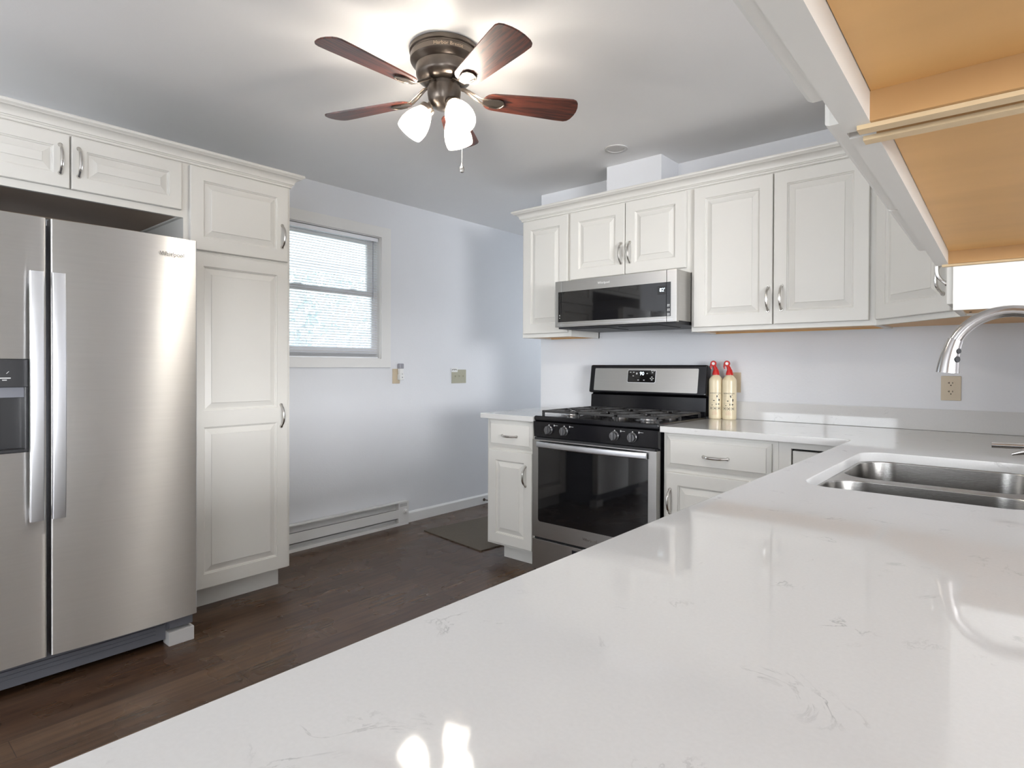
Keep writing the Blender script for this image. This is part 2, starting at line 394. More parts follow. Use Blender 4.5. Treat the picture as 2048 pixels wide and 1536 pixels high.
# ================================================================== room shell
def wallbox(name, x0, y0, z0, x1, y1, z1, m='wall'): return struct(MB().box(x0, y0, z0, x1, y1, z1).build(name, m))
HX, HY = 5.4, 6.2
wallbox('floor', XA-.15, -3.15, FZ-.1, HX+.15, HY+.15, FZ, 'floor')
wallbox('ceiling', XA-.15, -3.15, CZ, HX+.15, HY+.15, CZ+.1, 'ceil')
def wall_with_holes(name, axis, pos, th, a0, a1, z0, z1, holes):
    """axis 'x': wall at x=pos..pos+th running in y; 'y': wall at y running in x"""
    b = MB(); cur = a0
    def bx(u0, zz0, u1, zz1):
        if axis == 'x': b.box(pos, u0, zz0, pos+th, u1, zz1)
        else: b.box(u0, pos, zz0, u1, pos+th, zz1)
    for h0, h1, hz0, hz1 in sorted(holes):
        bx(cur, z0, h0, z1); bx(h0, z0, h1, hz0) if hz0 > z0 else None; bx(h0, hz1, h1, z1); cur = h1
    bx(cur, z0, a1, z1)
    return struct(b.build(name, 'wall'))
WY0, WY1, WZ0, WZ1 = 1.90, 2.765, 1.262, 2.175      # kitchen window opening
wall_with_holes('wall_left', 'x', XA-.15, .15, -3.0, HY, FZ, CZ, [(WY0, WY1, WZ0, WZ1)])
wall_with_holes('wall_front', 'y', -3.15, .15, XA, HX, FZ, CZ, [(-3.25, -1.35, .8, 2.1), (1.3, 3.1, FZ, 2.08)])
wall_with_holes('wall_right', 'x', HX, .15, -3.0, HY, FZ, CZ, [(-2.8, -.1, .8, 2.1)])
wall_with_holes('wall_far', 'y', HY, .15, XA, HX, FZ, CZ, [(-3.2, -1.9, .9, 2.1)])
wallbox('wall_back', -2.706, YB, FZ, HX, YB+.115, CZ)
wallbox('wall_corner', XC, 2.47, FZ, XC+.115, YB, CZ)
wallbox('wall_hallway', -1.45, YB+.115, FZ, -1.33, HY, CZ)
wallbox('wall_duct_chase', -2.012, 3.250, 2.2, -1.640, YB, CZ)
struct(MB().box(-2.722, YB+.022, FZ, -2.706, YB+.095, 2.03, .002).box(-2.735, YB+.105, FZ, -2.65, YB+.125, 2.03, .002).build('trim_1', 'trim'))
bb = [(0, FZ), (.0, .072), (.006, .072), (.012, .062), (.014, .055), (.014, FZ)]
struct(sweep([(XA, HY), (XA, 3.006)][::-1], [(o, z) for o, z in bb], 'baseboard_left', 'trim'))
struct(sweep([(XA, -3.0), (XA, .15)], bb, 'baseboard_front_left', 'trim'))
# unseen window frames, added as openings for the daylight lamps
def simple_window(name, axis, pos, a0, a1, z0, z1, mull):
    t = bpy.data.objects.new(name, None); C.objects.link(t); struct(t); b = MB()
    def bx(u0, zz0, u1, zz1, d0=-.02, d1=.10):
        if axis == 'y': b.box(u0, pos-d1, zz0, u1, pos-d0, zz1, .002)
        else: b.box(pos+d0, u0, zz0, pos+d1, u1, zz1, .002)
    bx(a0-.07, z1, a1+.07, z1+.07, -.018, 0); bx(a0-.07, z0, a0, z1, -.018, 0); bx(a1, z0, a1+.07, z1, -.018, 0)
    if z0 > .2: bx(a0-.07, z0-.07, a1+.07, z0, -.018, 0)
    bx(a0, z0, a0+.05, z1, .03, .08); bx(a1-.05, z0, a1, z1, .03, .08); bx(a0, z0, a1, z0+.05, .03, .08); bx(a0, z1-.05, a1, z1, .03, .08)
    for i in range(1, mull): u = a0+(a1-a0)*i/mull; bx(u-.025, z0+.05, u+.025, z1-.05, .03, .08)
    b.build('window_frame', 'trim', t)
simple_window('added_window_2', 'y', -3.0, -3.25, -1.35, .8, 2.1, 2)
simple_window('added_window_3', 'y', -3.0, 1.3, 3.1, FZ, 2.08, 2)
simple_window('added_window_5', 'y', HY+.1, -3.2, -1.9, .9, 2.1, 2)  # unseen hallway window, added to go with the hallway lamp
simple_window('added_window_4', 'x', HX, -2.8, -.1, .8, 2.1, 3)

# ---------------------------------------------------------------- kitchen window
win = bpy.data.objects.new('window_1', None); C.objects.link(win); struct(win)
b = MB(); c0 = XA; c1 = XA+.017
yo, zo0, zo1 = 2.848, 1.200, 2.248
b.box(c0, WY0-.083, WZ1-.004, c1, yo, zo1, .003).box(c0, WY0-.083, zo0, c1, yo, WZ0+.004, .003)
b.box(c0, WY1-.003, WZ0, c1, yo, WZ1, .003).box(c0, WY0-.083, WZ0, c1, WY0+.003, WZ1, .003)
b.build('window_casing', 'trim', win)
b = MB(); jx = XA-.13
b.box(jx, WY0, WZ0, XA, WY0+.008, WZ1).box(jx, WY1-.008, WZ0, XA, WY1, WZ1).box(jx, WY0, WZ1-.008, XA, WY1, WZ1).box(jx, WY0, WZ0, XA, WY1, WZ0+.008)
b.build('window_jamb', 'trim', win)
def sash(y0, y1, z0, z1, x, w_s, w_t, w_b):
    b = MB(); b.box(x, y0, z0, x+.03, y0+w_s, z1, .002).box(x, y1-w_s, z0, x+.03, y1, z1, .002)
    b.box(x, y0+w_s, z1-w_t, x+.03, y1-w_s, z1, .002).box(x, y0+w_s, z0, x+.03, y1-w_s, z0+w_b, .002)
    s = b.build('sash', 'trim', win)
    MB().box(x+.012, y0+w_s, z0+w_b, x+.016, y1-w_s, z1-w_t).build('pane', 'glass', s)
ZM = 1.742
sash(WY0+.008, WY1-.012, ZM-.012, WZ1-.008, XA-.105, .055, .05, .03)
sash(WY0+.008, WY1-.008, WZ0+.008, ZM+.018, XA-.07, .045, .036, .075)
b = MB()
for yy in (2.12, 2.56): b.box(XA-.068, yy-.028, ZM+.018, XA-.045, yy+.028, ZM+.030, .004)
b.build('sash_lock', 'white', win)
# blind: a thing hanging in the window
bl = thing('window_blind', 'white horizontal mini blind lowered in the kitchen window beside the tall pantry cabinet', 'blind', (XA-.022, (WY0+WY1)/2, WZ1-.012))
hw = (WY1-WY0)/2-.016
MB().box(-.013, -hw, -.026, .013, hw, 0, .002).build('head_rail', 'slat', bl)
nslat = 46; b = MB(); ztop = -.04; zbot = WZ0+.045-(WZ1-.012)
def slat_add(b, z, tilt, wd=.0125):
    v = []
    for u, dz in ((-1, 0), (-.5, .0012), (0, .0016), (.5, .0012), (1, 0)):
        x = u*wd*math.cos(tilt); zz = z+u*wd*math.sin(tilt)+dz
        v.append((x, zz))
    for sgn in (0,):
        a = [b.bm.verts.new((x, -hw+.004, zz)) for x, zz in v]; c = [b.bm.verts.new((x, hw-.004, zz)) for x, zz in v]
        a2 = [b.bm.verts.new((x, -hw+.004, zz-.0005)) for x, zz in v]; c2 = [b.bm.verts.new((x, hw-.004, zz-.0005)) for x, zz in v]
        for i in range(4):
            b.bm.faces.new([a[i], a[i+1], c[i+1], c[i]]); b.bm.faces.new([a2[i+1], a2[i], c2[i], c2[i+1]])
        b.bm.faces.new([a[0], c[0], c2[0], a2[0]]); b.bm.faces.new([a[4], a2[4], c2[4], c[4]])
for i in range(nslat): slat_add(b, ztop+(zbot-ztop)*i/(nslat-1), -.35)
for i in range(5): slat_add(b, zbot-.006-i*.0045, 0)
b.build('slats', 'slat', bl)
MB().box(-.012, -hw, zbot-.040, .012, hw, zbot-.030, .002).build('bottom_rail', 'slat', bl)
for yy in (-hw+.09, hw-.105, hw-.015):
    b = MB(); b.cyl((.0135, yy, 0), (.0135, yy, zbot-.035), .0008, seg=6).cyl((-.0135, yy, 0), (-.0135, yy, zbot-.035), .0008, seg=6); b.build('ladder_cord', 'slat', bl)
b = MB(); b.tube([(.017, hw-.05, -.03), (.018, hw-.052, -.2), (.018, hw-.05, -.47)], .0035, 6); b.build('tilt_wand', 'clear', bl, 'clear plastic wand')
# outside
struct(MB().box(-30, -20, -1.0, XA-.16, 30, -.35).build('ground_outside', 'grass'))
tag(MB().box(-5.05, -1, 2.18, -3.90, 7, 2.24).box(-5.08, -1, 2.10, -5.05, 7, 2.26).build('porch_roof', 'siding'), 'white porch roof edge seen outside the kitchen window', 'porch roof')
def tree(x, y, h, r, lab, seed):
    rnd = random.Random(seed); t = thing('tree', lab, 'tree', (x, y, -.35), 0, None)
    MB().tube([(0, 0, -.02), (.1, .05, h*.4), (.05, .1, h*.8)], [.16, .12, .05], 8).build('trunk', 'bark', t)
    b = MB()
    for i in range(2600):
        a = rnd.uniform(0, 2*PI); e = math.acos(rnd.uniform(-1, 1)); q = r*rnd.uniform(.35, 1)
        p = Vector((q*math.sin(e)*math.cos(a), q*math.sin(e)*math.sin(a), h*.68+q*1.15*math.cos(e)))
        u = Vector((rnd.uniform(-1, 1), rnd.uniform(-1, 1), rnd.uniform(-1, 1))).normalized()*.11
        w_ = u.cross(Vector((rnd.uniform(-1, 1), rnd.uniform(-1, 1), rnd.uniform(-1, 1)))).normalized()*.06
        b._add([p-u, p+w_, p+u, p-w_], [(0, 1, 2, 3)])
    b.build('foliage', 'leaf', t)
tree(-11, 6.2, 4.8, 2.0, 'pale leafy tree seen through the kitchen window, the fuller left one', 1)
tree(-12.5, 10.2, 4.6, 1.9, 'pale leafy tree seen through the right part of the kitchen window', 2)

# ================================================================== left wall: fridge, pantry, cabinets
FX = -3.10      # face-frame plane
DA = FX-XA      # depth .575
FR = PI/2
y0 = 1.165
P0 = cabinet('tall off white pantry cabinet with two raised panel doors between fridge and window', (FX, y0, 0), FR, 1.716-y0, .10, 2.20, DA,
    doors=[dict(x0=1.190-y0, x1=1.697-y0, z0=1.778, z1=2.182, h=(1.662-y0, 1.913)),
           dict(x0=1.190-y0, x1=1.697-y0, z0=.104, z1=1.763, h=(1.657-y0, .939), op=[(.175, .905), (.985, 1.700)])],
    base=dict(l=0, r=.025), name='pantry_cabinet', extra_rails=(1.770,))
y1 = .255
cabinet('off white double door cabinet mounted above the steel fridge', (FX, y1, 0), FR, y0-y1, 1.925, 2.20, DA,
    doors=[dict(x0=.275-y1, x1=.708-y1, z0=1.957, z1=2.182, h=(.675-y1, 2.074), fw=.055), dict(x0=.714-y1, x1=1.152-y1, z0=1.957, z1=2.182, h=(.740-y1, 2.074), fw=.055)], frame=.03, name='wall_cabinet', under='taupe')
cr = sweep([(FX, -.30), (FX, 1.716), (XA, 1.716)], crown_prof(2.19), 'crown_moulding', 'cab')
tag(cr, 'off white crown moulding along the top of the fridge and pantry cabinets', 'crown moulding')
pn = MB().box(XA, y1-.02, FZ, FX, y1, 2.20, .001).build('end_panel', 'cab'); tag(pn, 'off white full height panel standing at the left side of the fridge', 'panel')

fr = thing('refrigerator', 'stainless steel side by side refrigerator with dispenser in its left door', 'refrigerator', (-2.80, .045+.0, FZ), FR)
# local x -> +y world (offset .045), local y -> -x world, z from floor
def L(y): return y-.045
Hf = -FZ
MB().box(L(.290), .06, .03, L(1.100), .78, 1.745-FZ, .004).build('cabinet_body', 'graypl', fr)
def fdoor(xa, xb, bulge_c, bulge_w, sag, hole=None):
    b = MB(); z0, z1 = .108+Hf, 1.762+Hf; n = 28; th = .055
    def yy(x): u = (x-bulge_c)/bulge_w; return -sag*(1-u*u)
    e = .006
    xs = [xa, xa+.0015, xa+e]+[xa+e+(xb-xa-2*e)*i/n for i in range(1, n)]+[xb-e, xb-.0015, xb]
    def fy(x):
        d = min(x-xa, xb-x); return yy(x)+(e-math.sqrt(max(0, e*e-(e-d)**2)) if d < e else 0)
    if hole:
        hx, hz0, hz1 = hole
        xs = sorted(set(xs+[hx]))
        zs = [z0, hz0, hz1, z1]
    else: zs = [z0, z1]
    f = [[b.bm.verts.new((x, fy(x), z)) for x in xs] for z in zs]
    for j in range(len(zs)-1):
        for i in range(len(xs)-1):
            if hole and j == 1 and xs[i] < hx-1e-6: continue
            b.bm.faces.new([f[j][i], f[j][i+1], f[j+1][i+1], f[j+1][i]])
    bk = [b.bm.verts.new(p) for p in ((xa, th, z0), (xb, th, z0), (xb, th, z1), (xa, th, z1))]
    b.bm.faces.new(bk)
    b.bm.faces.new(f[0]+[bk[1], bk[0]]); b.bm.faces.new(f[-1][::-1]+[bk[3], bk[2]][::1])
    b.bm.faces.new([r[0] for r in f][::-1]+[bk[0], bk[3]]); b.bm.faces.new([r[-1] for r in f]+[bk[2], bk[1]])
    return b
dR = fdoor(L(.583), L(1.110), L(.85), .265, .011).build('door', 'steel', fr, 'right stainless door', smooth=50)
dL = fdoor(L(.195), L(.570), L(.385), .19, .008, hole=(L(.517), .888+Hf, 1.232+Hf)).build('door', 'steel', fr, 'left stainless door with dispenser recess', smooth=50)
def fhandle(xc, par):
    b = MB(); n = 24; za, zb = .632+Hf, 1.556+Hf; w = .021
    A = []
    for i in range(n+1):
        t = i/n; z = za+(zb-za)*t; q = 2*t-1; y = -.036-.010*(1-q*q)
        A.append([b.bm.verts.new(p) for p in ((xc-w, y+.003, z), (xc-w+.004, y, z), (xc+w-.004, y, z), (xc+w, y+.003, z), (xc+w, y+.012, z), (xc-w, y+.012, z))])
    for a, c in zip(A, A[1:]):
        for k in range(6): b.bm.faces.new([a[k], a[(k+1) % 6], c[(k+1) % 6], c[k]])
    b.bm.faces.new(A[0][::-1]); b.bm.faces.new(A[-1])
    b.box(xc-.014, -.028, za+.012, xc+.014, -.006, za+.05).box(xc-.014, -.028, zb-.05, xc+.014, -.006, zb-.012)
    b.build('handle', 'handle_steel', par, 'flat bowed steel bar handle', smooth=50)
fhandle(L(.602), dR); fhandle(L(.535), dL)
# dispenser
dp = MB(); dz0, dz1 = .888+Hf, 1.232+Hf
xa, xb = L(.250), L(.517)
dp.box(xa, .050, dz0, xb, .056, dz1).box(xa, -.004, dz0, xa+.008, .05, dz1).box(xb-.012, -.003, dz0, xb, .05, dz1, .002).box(xa, -.004, dz0, xb, .05, dz0+.012, .002)
dp.box(xa, -.0065, 1.128+Hf, xb-.001, .05, dz1-.001, .003)
d_ = dp.build('dispenser', 'darkpl', dL, 'black ice and water dispenser')
t = MB(); t.box(L(.432), -.0078, 1.160+Hf, L(.464), -.0066, 1.1635+Hf).box(L(.440), -.0078, 1.153+Hf, L(.453), -.0066, 1.156+Hf).tube([(L(.452), -.0072, 1.178+Hf), (L(.459), -.0072, 1.186+Hf)], .0009, 6)
fr2 = t  # lettering belongs to the fridge as a part
fr2.build('lettering', 'lightprint', fr, 'tiny pale marks on dispenser')
MB().box(L(.30), .012, 1.090+Hf, L(.508), .05, 1.128+Hf, .002).box(L(.34), .01, .93+Hf, L(.434), .03, 1.09+Hf, .004).build('dispenser_paddle', 'graypl', fr)
t = MB(); t.merge(text_bm('Whirlpool', .0235, .0012), Matrix.Translation((L(1.003), -.0135, 1.686+Hf)) @ Matrix.Rotation(.045, 4, 'Z') @ XZ)
t.build('brand_badge', 'steel_dark', fr, 'chrome brand lettering')
g = MB(); g.box(L(.29), .055, .022, L(1.0), .11, .088, .003).box(L(.29), .10, .02, L(1.095), .2, .11)
for i in range(3): g.box(L(.29), .05, .084-i*.016, L(.96), .056, .088-i*.016)
g.build('kick_grille', 'graypl', fr)
MB().box(L(1.005), .022, .062+.012, L(1.10), .08, .100+.012, .002).build('bottom_hinge', 'graypl', fr, 'grey lower hinge plate')
MB().box(L(1.000), .015, .0, L(1.104), .085, .060, .003).build('foot', 'lens', fr, 'metal cover of the front roller')
MB().box(L(.30), .02, 0, L(.40), .085, .055, .003).build('foot', 'lens', fr)
for xx in (.32,): MB().box(L(xx-.04), .01, 1.7625+Hf, L(xx+.04), .10, 1.776+Hf, .003).build('top_hinge', 'darkpl', fr)

# ================================================================== baseboard heater, plates on left wall
h = thing('baseboard_heater', 'long white electric baseboard heater at the foot of the wall below the window', 'heater', (XA, 1.74, FZ), FR)
hl = 3.003-1.74
def hx(b, x0, y0, z0, x1, y1, z1, bv=0): return b.box(x0, -y1, z0, x1, -y0, z1, bv)
b = MB(); hx(b, 0, .0, .02, hl, .004, .18); hx(b, 0, 0, .172, hl, .046, .180, .001); hx(b, 0, .004, 0, hl, .044, .022, .001); b.build('back_cover', 'heater', h)
b = MB(); b.prism([(-.040, .050+.01), (-.044, .050+.01), (-.046, .125), (-.040, .125)], 0, hl-.098, M4=Matrix(((0, 0, 1, 0), (1, 0, 0, 0), (0, 1, 0, 0), (0, 0, 0, 1)))).build('front_panel', 'heater', h)
b = MB(); hx(b, .01, .008, .05, hl-.1, .032, .12)
b.build('heating_element', 'metalgray', h, 'dull grey metal fins inside')
b = MB(); hx(b, hl-.098, .004, .022, hl, .0445, .172, .002); b.build('end_cap', 'heater', h)
b = MB()
for i in range(8):
    for j in range(3): b.box(hl-.086+i*.009, -.0452, .146+j*.008, hl-.081+i*.009, -.0443, .150+j*.008, M4=Matrix.Shear('XZ', 4, (0, 0)) if False else None)
b.build('vent_slot', 'metalgray', h)
b = MB(); b.cyl((hl-.032, -.0445, .104), (hl-.032, -.050, .104), .021).cyl((hl-.032, -.05, .104), (hl-.032, -.066, .104), .014, .012); b.build('thermostat_knob', 'white', h)

def plate(name, lab, x, w, z0, z1, y, rz, m='ivory'):
    t = thing(name, lab, 'wall plate' if 'switch' in name else 'outlet', (x, y, 0), rz)
    MB().box(-w/2, -.006, z0, w/2, 0, z1, .0025).build('cover_plate', m, t); return t
def recept(t, z, m='ivory', s=1.0):
    b = MB(); b.merge_pts = None
    poly = []
    for i in range(24):
        a = 2*PI*i/24; poly.append((.017*s*math.cos(a), max(-.0135, min(.0135, .017*math.sin(a)))))
    b.prism(poly, .0055, .008, M4=Matrix.Translation((0, 0, z)) @ XZ)
    r = b.build('socket', m, t)
    k = MB(); k.box(-.008, -.0086, z+.0005, -.0055, -.0079, z+.009).box(-.012, -.0086, z+.0035, -.0055, -.0079, z+.0058).box(.0055, -.0086, z+.001, .0078, -.0079, z+.0085)
    k.cyl((0, -.0079, z-.007), (0, -.0086, z-.007), .0027, seg=12); k.build('slots', 'black_hole', r)
t = plate('wall_outlet', 'ivory duplex outlet on the back wall behind the sink faucet head', -.2695, .077, 1.059, 1.174, YB, 0)
recept(t, 1.137); recept(t, 1.097); MB().cyl((0, -.006, 1.117), (0, -.0072, 1.117), .0025, seg=10).build('screw', 'ivory', t)
t = plate('wall_outlet', 'ivory outlet plate half hidden behind the two bottles beside the range', -1.285, .077, 1.066, 1.182, YB, 0)
recept(t, 1.145); recept(t, 1.105)
t = plate('wall_outlet', 'beige outlet low on the left wall just right of the window, carrying a plug-in unit', XA, .070, 1.077, 1.190, 2.910, FR)
t = thing('plug_in_freshener', 'small white plug-in unit with smoky clear top in the outlet right of the window', 'air freshener', (XA, 2.936, 0), FR)
MB().box(-.020, -.046, 1.104, .020, -.0065, 1.150, .008, 3).box(-.017, -.042, 1.148, .017, -.010, 1.196, .007, 3).build('body', 'white', t)
MB().box(-.019, -.044, 1.190, .019, -.008, 1.231, .008, 3).build('bottle', 'clear', t, 'smoky clear plastic top')
MB().box(-.004, -.0475, 1.122, .004, -.0455, 1.128).cyl((0, -.0455, 1.150), (0, -.0475, 1.150), .003, seg=10).build('dial', 'graypl', t)
t = plate('switch_plate', 'beige triple toggle switch plate with white sticker on the left wall', XA, .168, 1.068, 1.184, 3.580, FR, 'almond')
for dx in (-.046, 0, .046):
    MB().box(dx-.005, -.0068, 1.112, dx+.005, -.0055, 1.139).box(dx-.004, -.016, 1.124, dx+.004, -.005, 1.133, .001).build('toggle', 'almond', t)
s = MB().box(-.089, -.0068, 1.163, -.018, -.0061, 1.198, .0003).build('sticker', 'white', t, 'small white paper sticker')
k = MB(); [k.box(-.082+i*.008, -.0074, 1.177+(i % 3)*.003, -.077+i*.008, -.0067, 1.186+(i % 2)*.004) for i in range(7)]; k.build('handwriting', 'print', s)
ds = thing('door_stop', 'thin dark spring door stop with white tip on the baseboard by the hallway', 'door stop', (XA+.014, 3.885, .025), -FR)
b = MB(); b.cyl((0, 0, 0), (0, .006, 0), .013); b.tube([(0, .006+.006*i, (.0012 if i % 2 else -.0012)) for i in range(10)], .0042, 8); b.build('spring', 'bronze', ds)
MB().cyl((0, .06, 0), (0, .072, 0), .006).build('rubber_tip', 'white', ds, 'white tip')
mt = MB().box(-.33, -.36, 0, .33, .36, .008, .002).build('floor_mat', 'mat'); mt.location = (-3.015, 3.262, FZ); mt.rotation_euler = (0, 0, math.radians(-6.6))
tag(mt, 'thin grey brown mat on the floor at the hallway opening', 'mat')

# ================================================================== back wall uppers
UY = 3.145; UD = YB-UY; UB, UT = 1.405, 2.20
cabinet('narrow off white wall cabinet at the left end, left of the microwave', (-2.606, UY, 0), 0, .403, UB, UT, UD,
    doors=[dict(x0=.019, x1=.382, z0=1.431, z1=2.182, h=(.352, 1.555))], side_mat='cab')
cabinet('short off white double door wall cabinet directly over the microwave', (-2.203, UY, 0), 0, .802, 1.732, UT, UD,
    doors=[dict(x0=.0, x1=.391, z0=1.760, z1=2.182, h=(.369, 1.885)), dict(x0=.396, x1=.774, z0=1.760, z1=2.182, h=(.428, 1.885))])
cabinet('tall off white double door wall cabinet right of the microwave', (-1.401, UY, 0), 0, .881, UB, UT, UD,
    doors=[dict(x0=.018, x1=.430, z0=1.428, z1=2.182, h=(.411, 1.555)), dict(x0=.436, x1=.853, z0=1.428, z1=2.182, h=(.475, 1.557))])
# diagonal corner cabinet
DX0, DY0, DX1, DY1 = -.520, UY, -.190, 2.795
dw = math.hypot(DX1-DX0, DY1-DY0); da = math.atan2(DY1-DY0, DX1-DX0)
t = thing('corner_wall_cabinet', 'off white diagonal corner wall cabinet with one door, right of the tall double cabinet', 'cabinet', (DX0, DY0, 0), da)
inv = Matrix.Rotation(-da, 4, 'Z') @ Matrix.Translation((-DX0, -DY0, 0))
def wpoly(pts): return [tuple((inv @ Vector((x, y, 0)))[:2]) for x, y in pts]
e = .02
poly = wpoly([(DX0, DY0+.019), (DX1+.02, DY1+.002), (XC, DY1+.002), (XC, YB), (DX0, YB)])
k = MB(); k.prism(poly, UB+.008, UT); k.build('body', 'inside', t, 'maple body with bare underside')
k = MB(); k.prism(wpoly([(DX0, DY0+.02), (DX0+.014, DY0+.01), (DX0+.014, YB), (DX0, YB)]), UB, UB+.02); k.box(0, 0, UB, .035, .019, UT).box(dw-.035, 0, UB, dw, .019, UT).box(.035, 0, UB, dw-.035, .019, UB+.038).box(.035, 0, UT-.035, dw-.035, .019, UT)
k.build('face_frame', 'cab', t)
o = door_bm(.020, 1.428, dw-.028, 2.182).build('door', 'cab', t, smooth=20)
handle_bm(dw-.060, 1.555, -.0205).build('handle', 'nickel', o, 'satin nickel arched pull')
k = MB(); k.cyl((dw*.45, .06, UB+.0078), (dw*.45, .06, UB+.0058), .004, seg=10); k.build('screw', 'blackmatte', t)
cabinet('off white wall cabinet in the right corner, seen end on beside the diagonal cabinet', (-.190, 2.792, 0), -FR, .302, UB, UT, XC+.190,
    doors=[dict(x0=.02, x1=.287, z0=1.428, z1=2.182, h=(.252, 1.560))])
cr = sweep([(-2.606, YB), (-2.606, UY), (DX0, DY0), (DX1, DY1), (-.19, 2.49), (XC, 2.49)][::-1], [(-o, z) for o, z in crown_prof(2.19)], 'crown_moulding', 'cab')
tag(cr, 'off white crown moulding along the top of the cabinets over range and corner', 'crown moulding')

# ================================================================== hanging cabinets over the peninsula
HR = -FR+math.radians(1.2)
hgx, hgy = -.098, .540
def hang(lab, x0y, W, doors, ZB=1.400):
    """local x -> -y world. x0y: world y of local x = 0"""
    t = thing('hanging_cabinet', lab, 'cabinet', (-.098-(x0y-.54)*math.tan(math.radians(1.2))-.015, x0y, 0), HR)
    D = .30; th = .016
    k = MB(); k.box(th, D-.019, ZB, W-th, D, 2.2).box(0, .02, 2.184, W, D, 2.2).build('body', 'cab', t)
    s = MB(); s.box(0, .0195, ZB+.0002, th, D, 2.184).build('side_panel', 'inside_side', t, 'maple veneered side, bare below')
    s = MB(); s.box(W-th, .0195, ZB+.0002, W, D, 2.184).build('side_panel', 'inside_side', t)
    MB().box(th, .02, ZB+.023, W-th, D-.019, ZB+.035).build('bottom_panel', 'inside', t, 'bare maple underside')
    # pale strips on the lower edges of the sides
    for ea, eb in ((-.0002, th*.75), (W-th*.75, W+.0002)): MB().box(ea, .010, ZB-.0035, eb, D, ZB).build('edge_strip', 'inside_edge', t, 'pale raw wood strip under the side')
    f = MB(); fz = ZB
    f.box(0, 0, fz, .04, .0195, 2.2).box(W-.04, 0, fz, W, .0195, 2.2).box(.04, 0, fz, W-.04, .0195, fz+.04).box(.04, 0, 2.16, W-.04, .0195, 2.2); f.build('face_frame', 'cab', t)
    for d in doors:
        o = door_bm(d[0], ZB+.0015, d[1], 2.182, th=.0115).build('door', 'cab', t, smooth=20)
        handle_bm(d[2], 1.56, -.012).build('handle', 'nickel', o)
    return t
# far cabinet: world y .552 .. 1.362 ; near cabinet: -.27 .. .548
hang('off white hanging cabinet over the peninsula with bare maple underside, farther from the camera', 1.362, .801, [(.183, .505, .46), (.510, .838, .55)])
hang('off white hanging cabinet over the peninsula with bare maple underside, nearest the camera', .5457, .81, [(.0745, .40, .36), (.405, .73, .44)])
cr = sweep([(.19, 1.362), (-.125, 1.362), (-.098, -.26)], [(-o, z) for o, z in crown_prof(2.19)], 'crown_moulding', 'cab')
tag(cr, 'off white crown moulding around the hanging cabinets over the peninsula', 'crown moulding')

# ================================================================== base cabinets
BY = 2.820
bd = YB-BY-.002
cabinet('narrow off white base cabinet left of the range with one drawer and one door', (-2.622, BY, 0), 0, .398, .085, .884, bd,
    doors=[dict(x0=.021, x1=.376, z0=.100, z1=.687, h=(.327, .545))], drawers=[dict(x0=.021, x1=.376, z0=.706, z1=.874)], base=dict(l=.075, r=0), name='base_cabinet', extra_rails=(.695,))
cabinet('off white base cabinet right of the range with one drawer and one door', (-1.398, BY, 0), 0, .555, .085, .884, bd,
    doors=[dict(x0=.020, x1=.528, z0=.100, z1=.684, h=(.042, .538))], drawers=[dict(x0=.020, x1=.528, z0=.708, z1=.866)], base=dict(), name='base_cabinet', extra_rails=(.695,))
t = thing('corner_base_cabinet', 'off white corner base cabinet with dark gap around its slab door by the peninsula', 'cabinet', (-.842, BY, 0), 0)
MB().box(0, 0, .085, .052, .02, .884).box(.052, 0, .852, .325, .02, .884).box(0, .03, .085, .325, bd, .884).build('body', 'cab', t)
MB().box(.0525, .019, .09, .325, .0295, .8515).build('reveal', 'black_hole', t, 'dark gap behind the door edge')
MB().box(.059, .0, .10, .320, .0188, .843, .0015).build('door', 'cab', t)
MB().box(0, .075, FZ, .325, bd, .085).build('toe_kick', 'cab', t)
cabinet('off white sink base cabinet under the peninsula sink, facing the kitchen', (-.505, 2.80, 0), -FR, 1.40, .085, .884, .60,
    doors=[dict(x0=.47, x1=.92, z0=.100, z1=.866, h=(.88, .6)), dict(x0=.925, x1=1.38, z0=.100, z1=.866, h=(.965, .6))], base=dict(), name='base_cabinet', open_top=True)
for k_, yy in enumerate((1.40, .50, -.40)):
    lab = ['off white peninsula base cabinet next to the sink base, facing the kitchen', 'off white middle base cabinet of the peninsula, facing the kitchen', 'off white base cabinet at the near end of the peninsula'][k_]
    cabinet(lab, (-.505, yy-.001, 0), -FR, .898 if k_ < 2 else .55, .085, .884, .60,
        doors=[dict(x0=.02, x1=.445 if k_ < 2 else .53, z0=.100, z1=.687, h=(.40, .6))]+([dict(x0=.45, x1=.878, z0=.100, z1=.687, h=(.49, .6))] if k_ < 2 else []),
        drawers=[dict(x0=.02, x1=.445 if k_ < 2 else .53, z0=.706, z1=.866)]+([dict(x0=.45, x1=.878, z0=.706, z1=.866)] if k_ < 2 else []), base=dict(), name='base_cabinet')

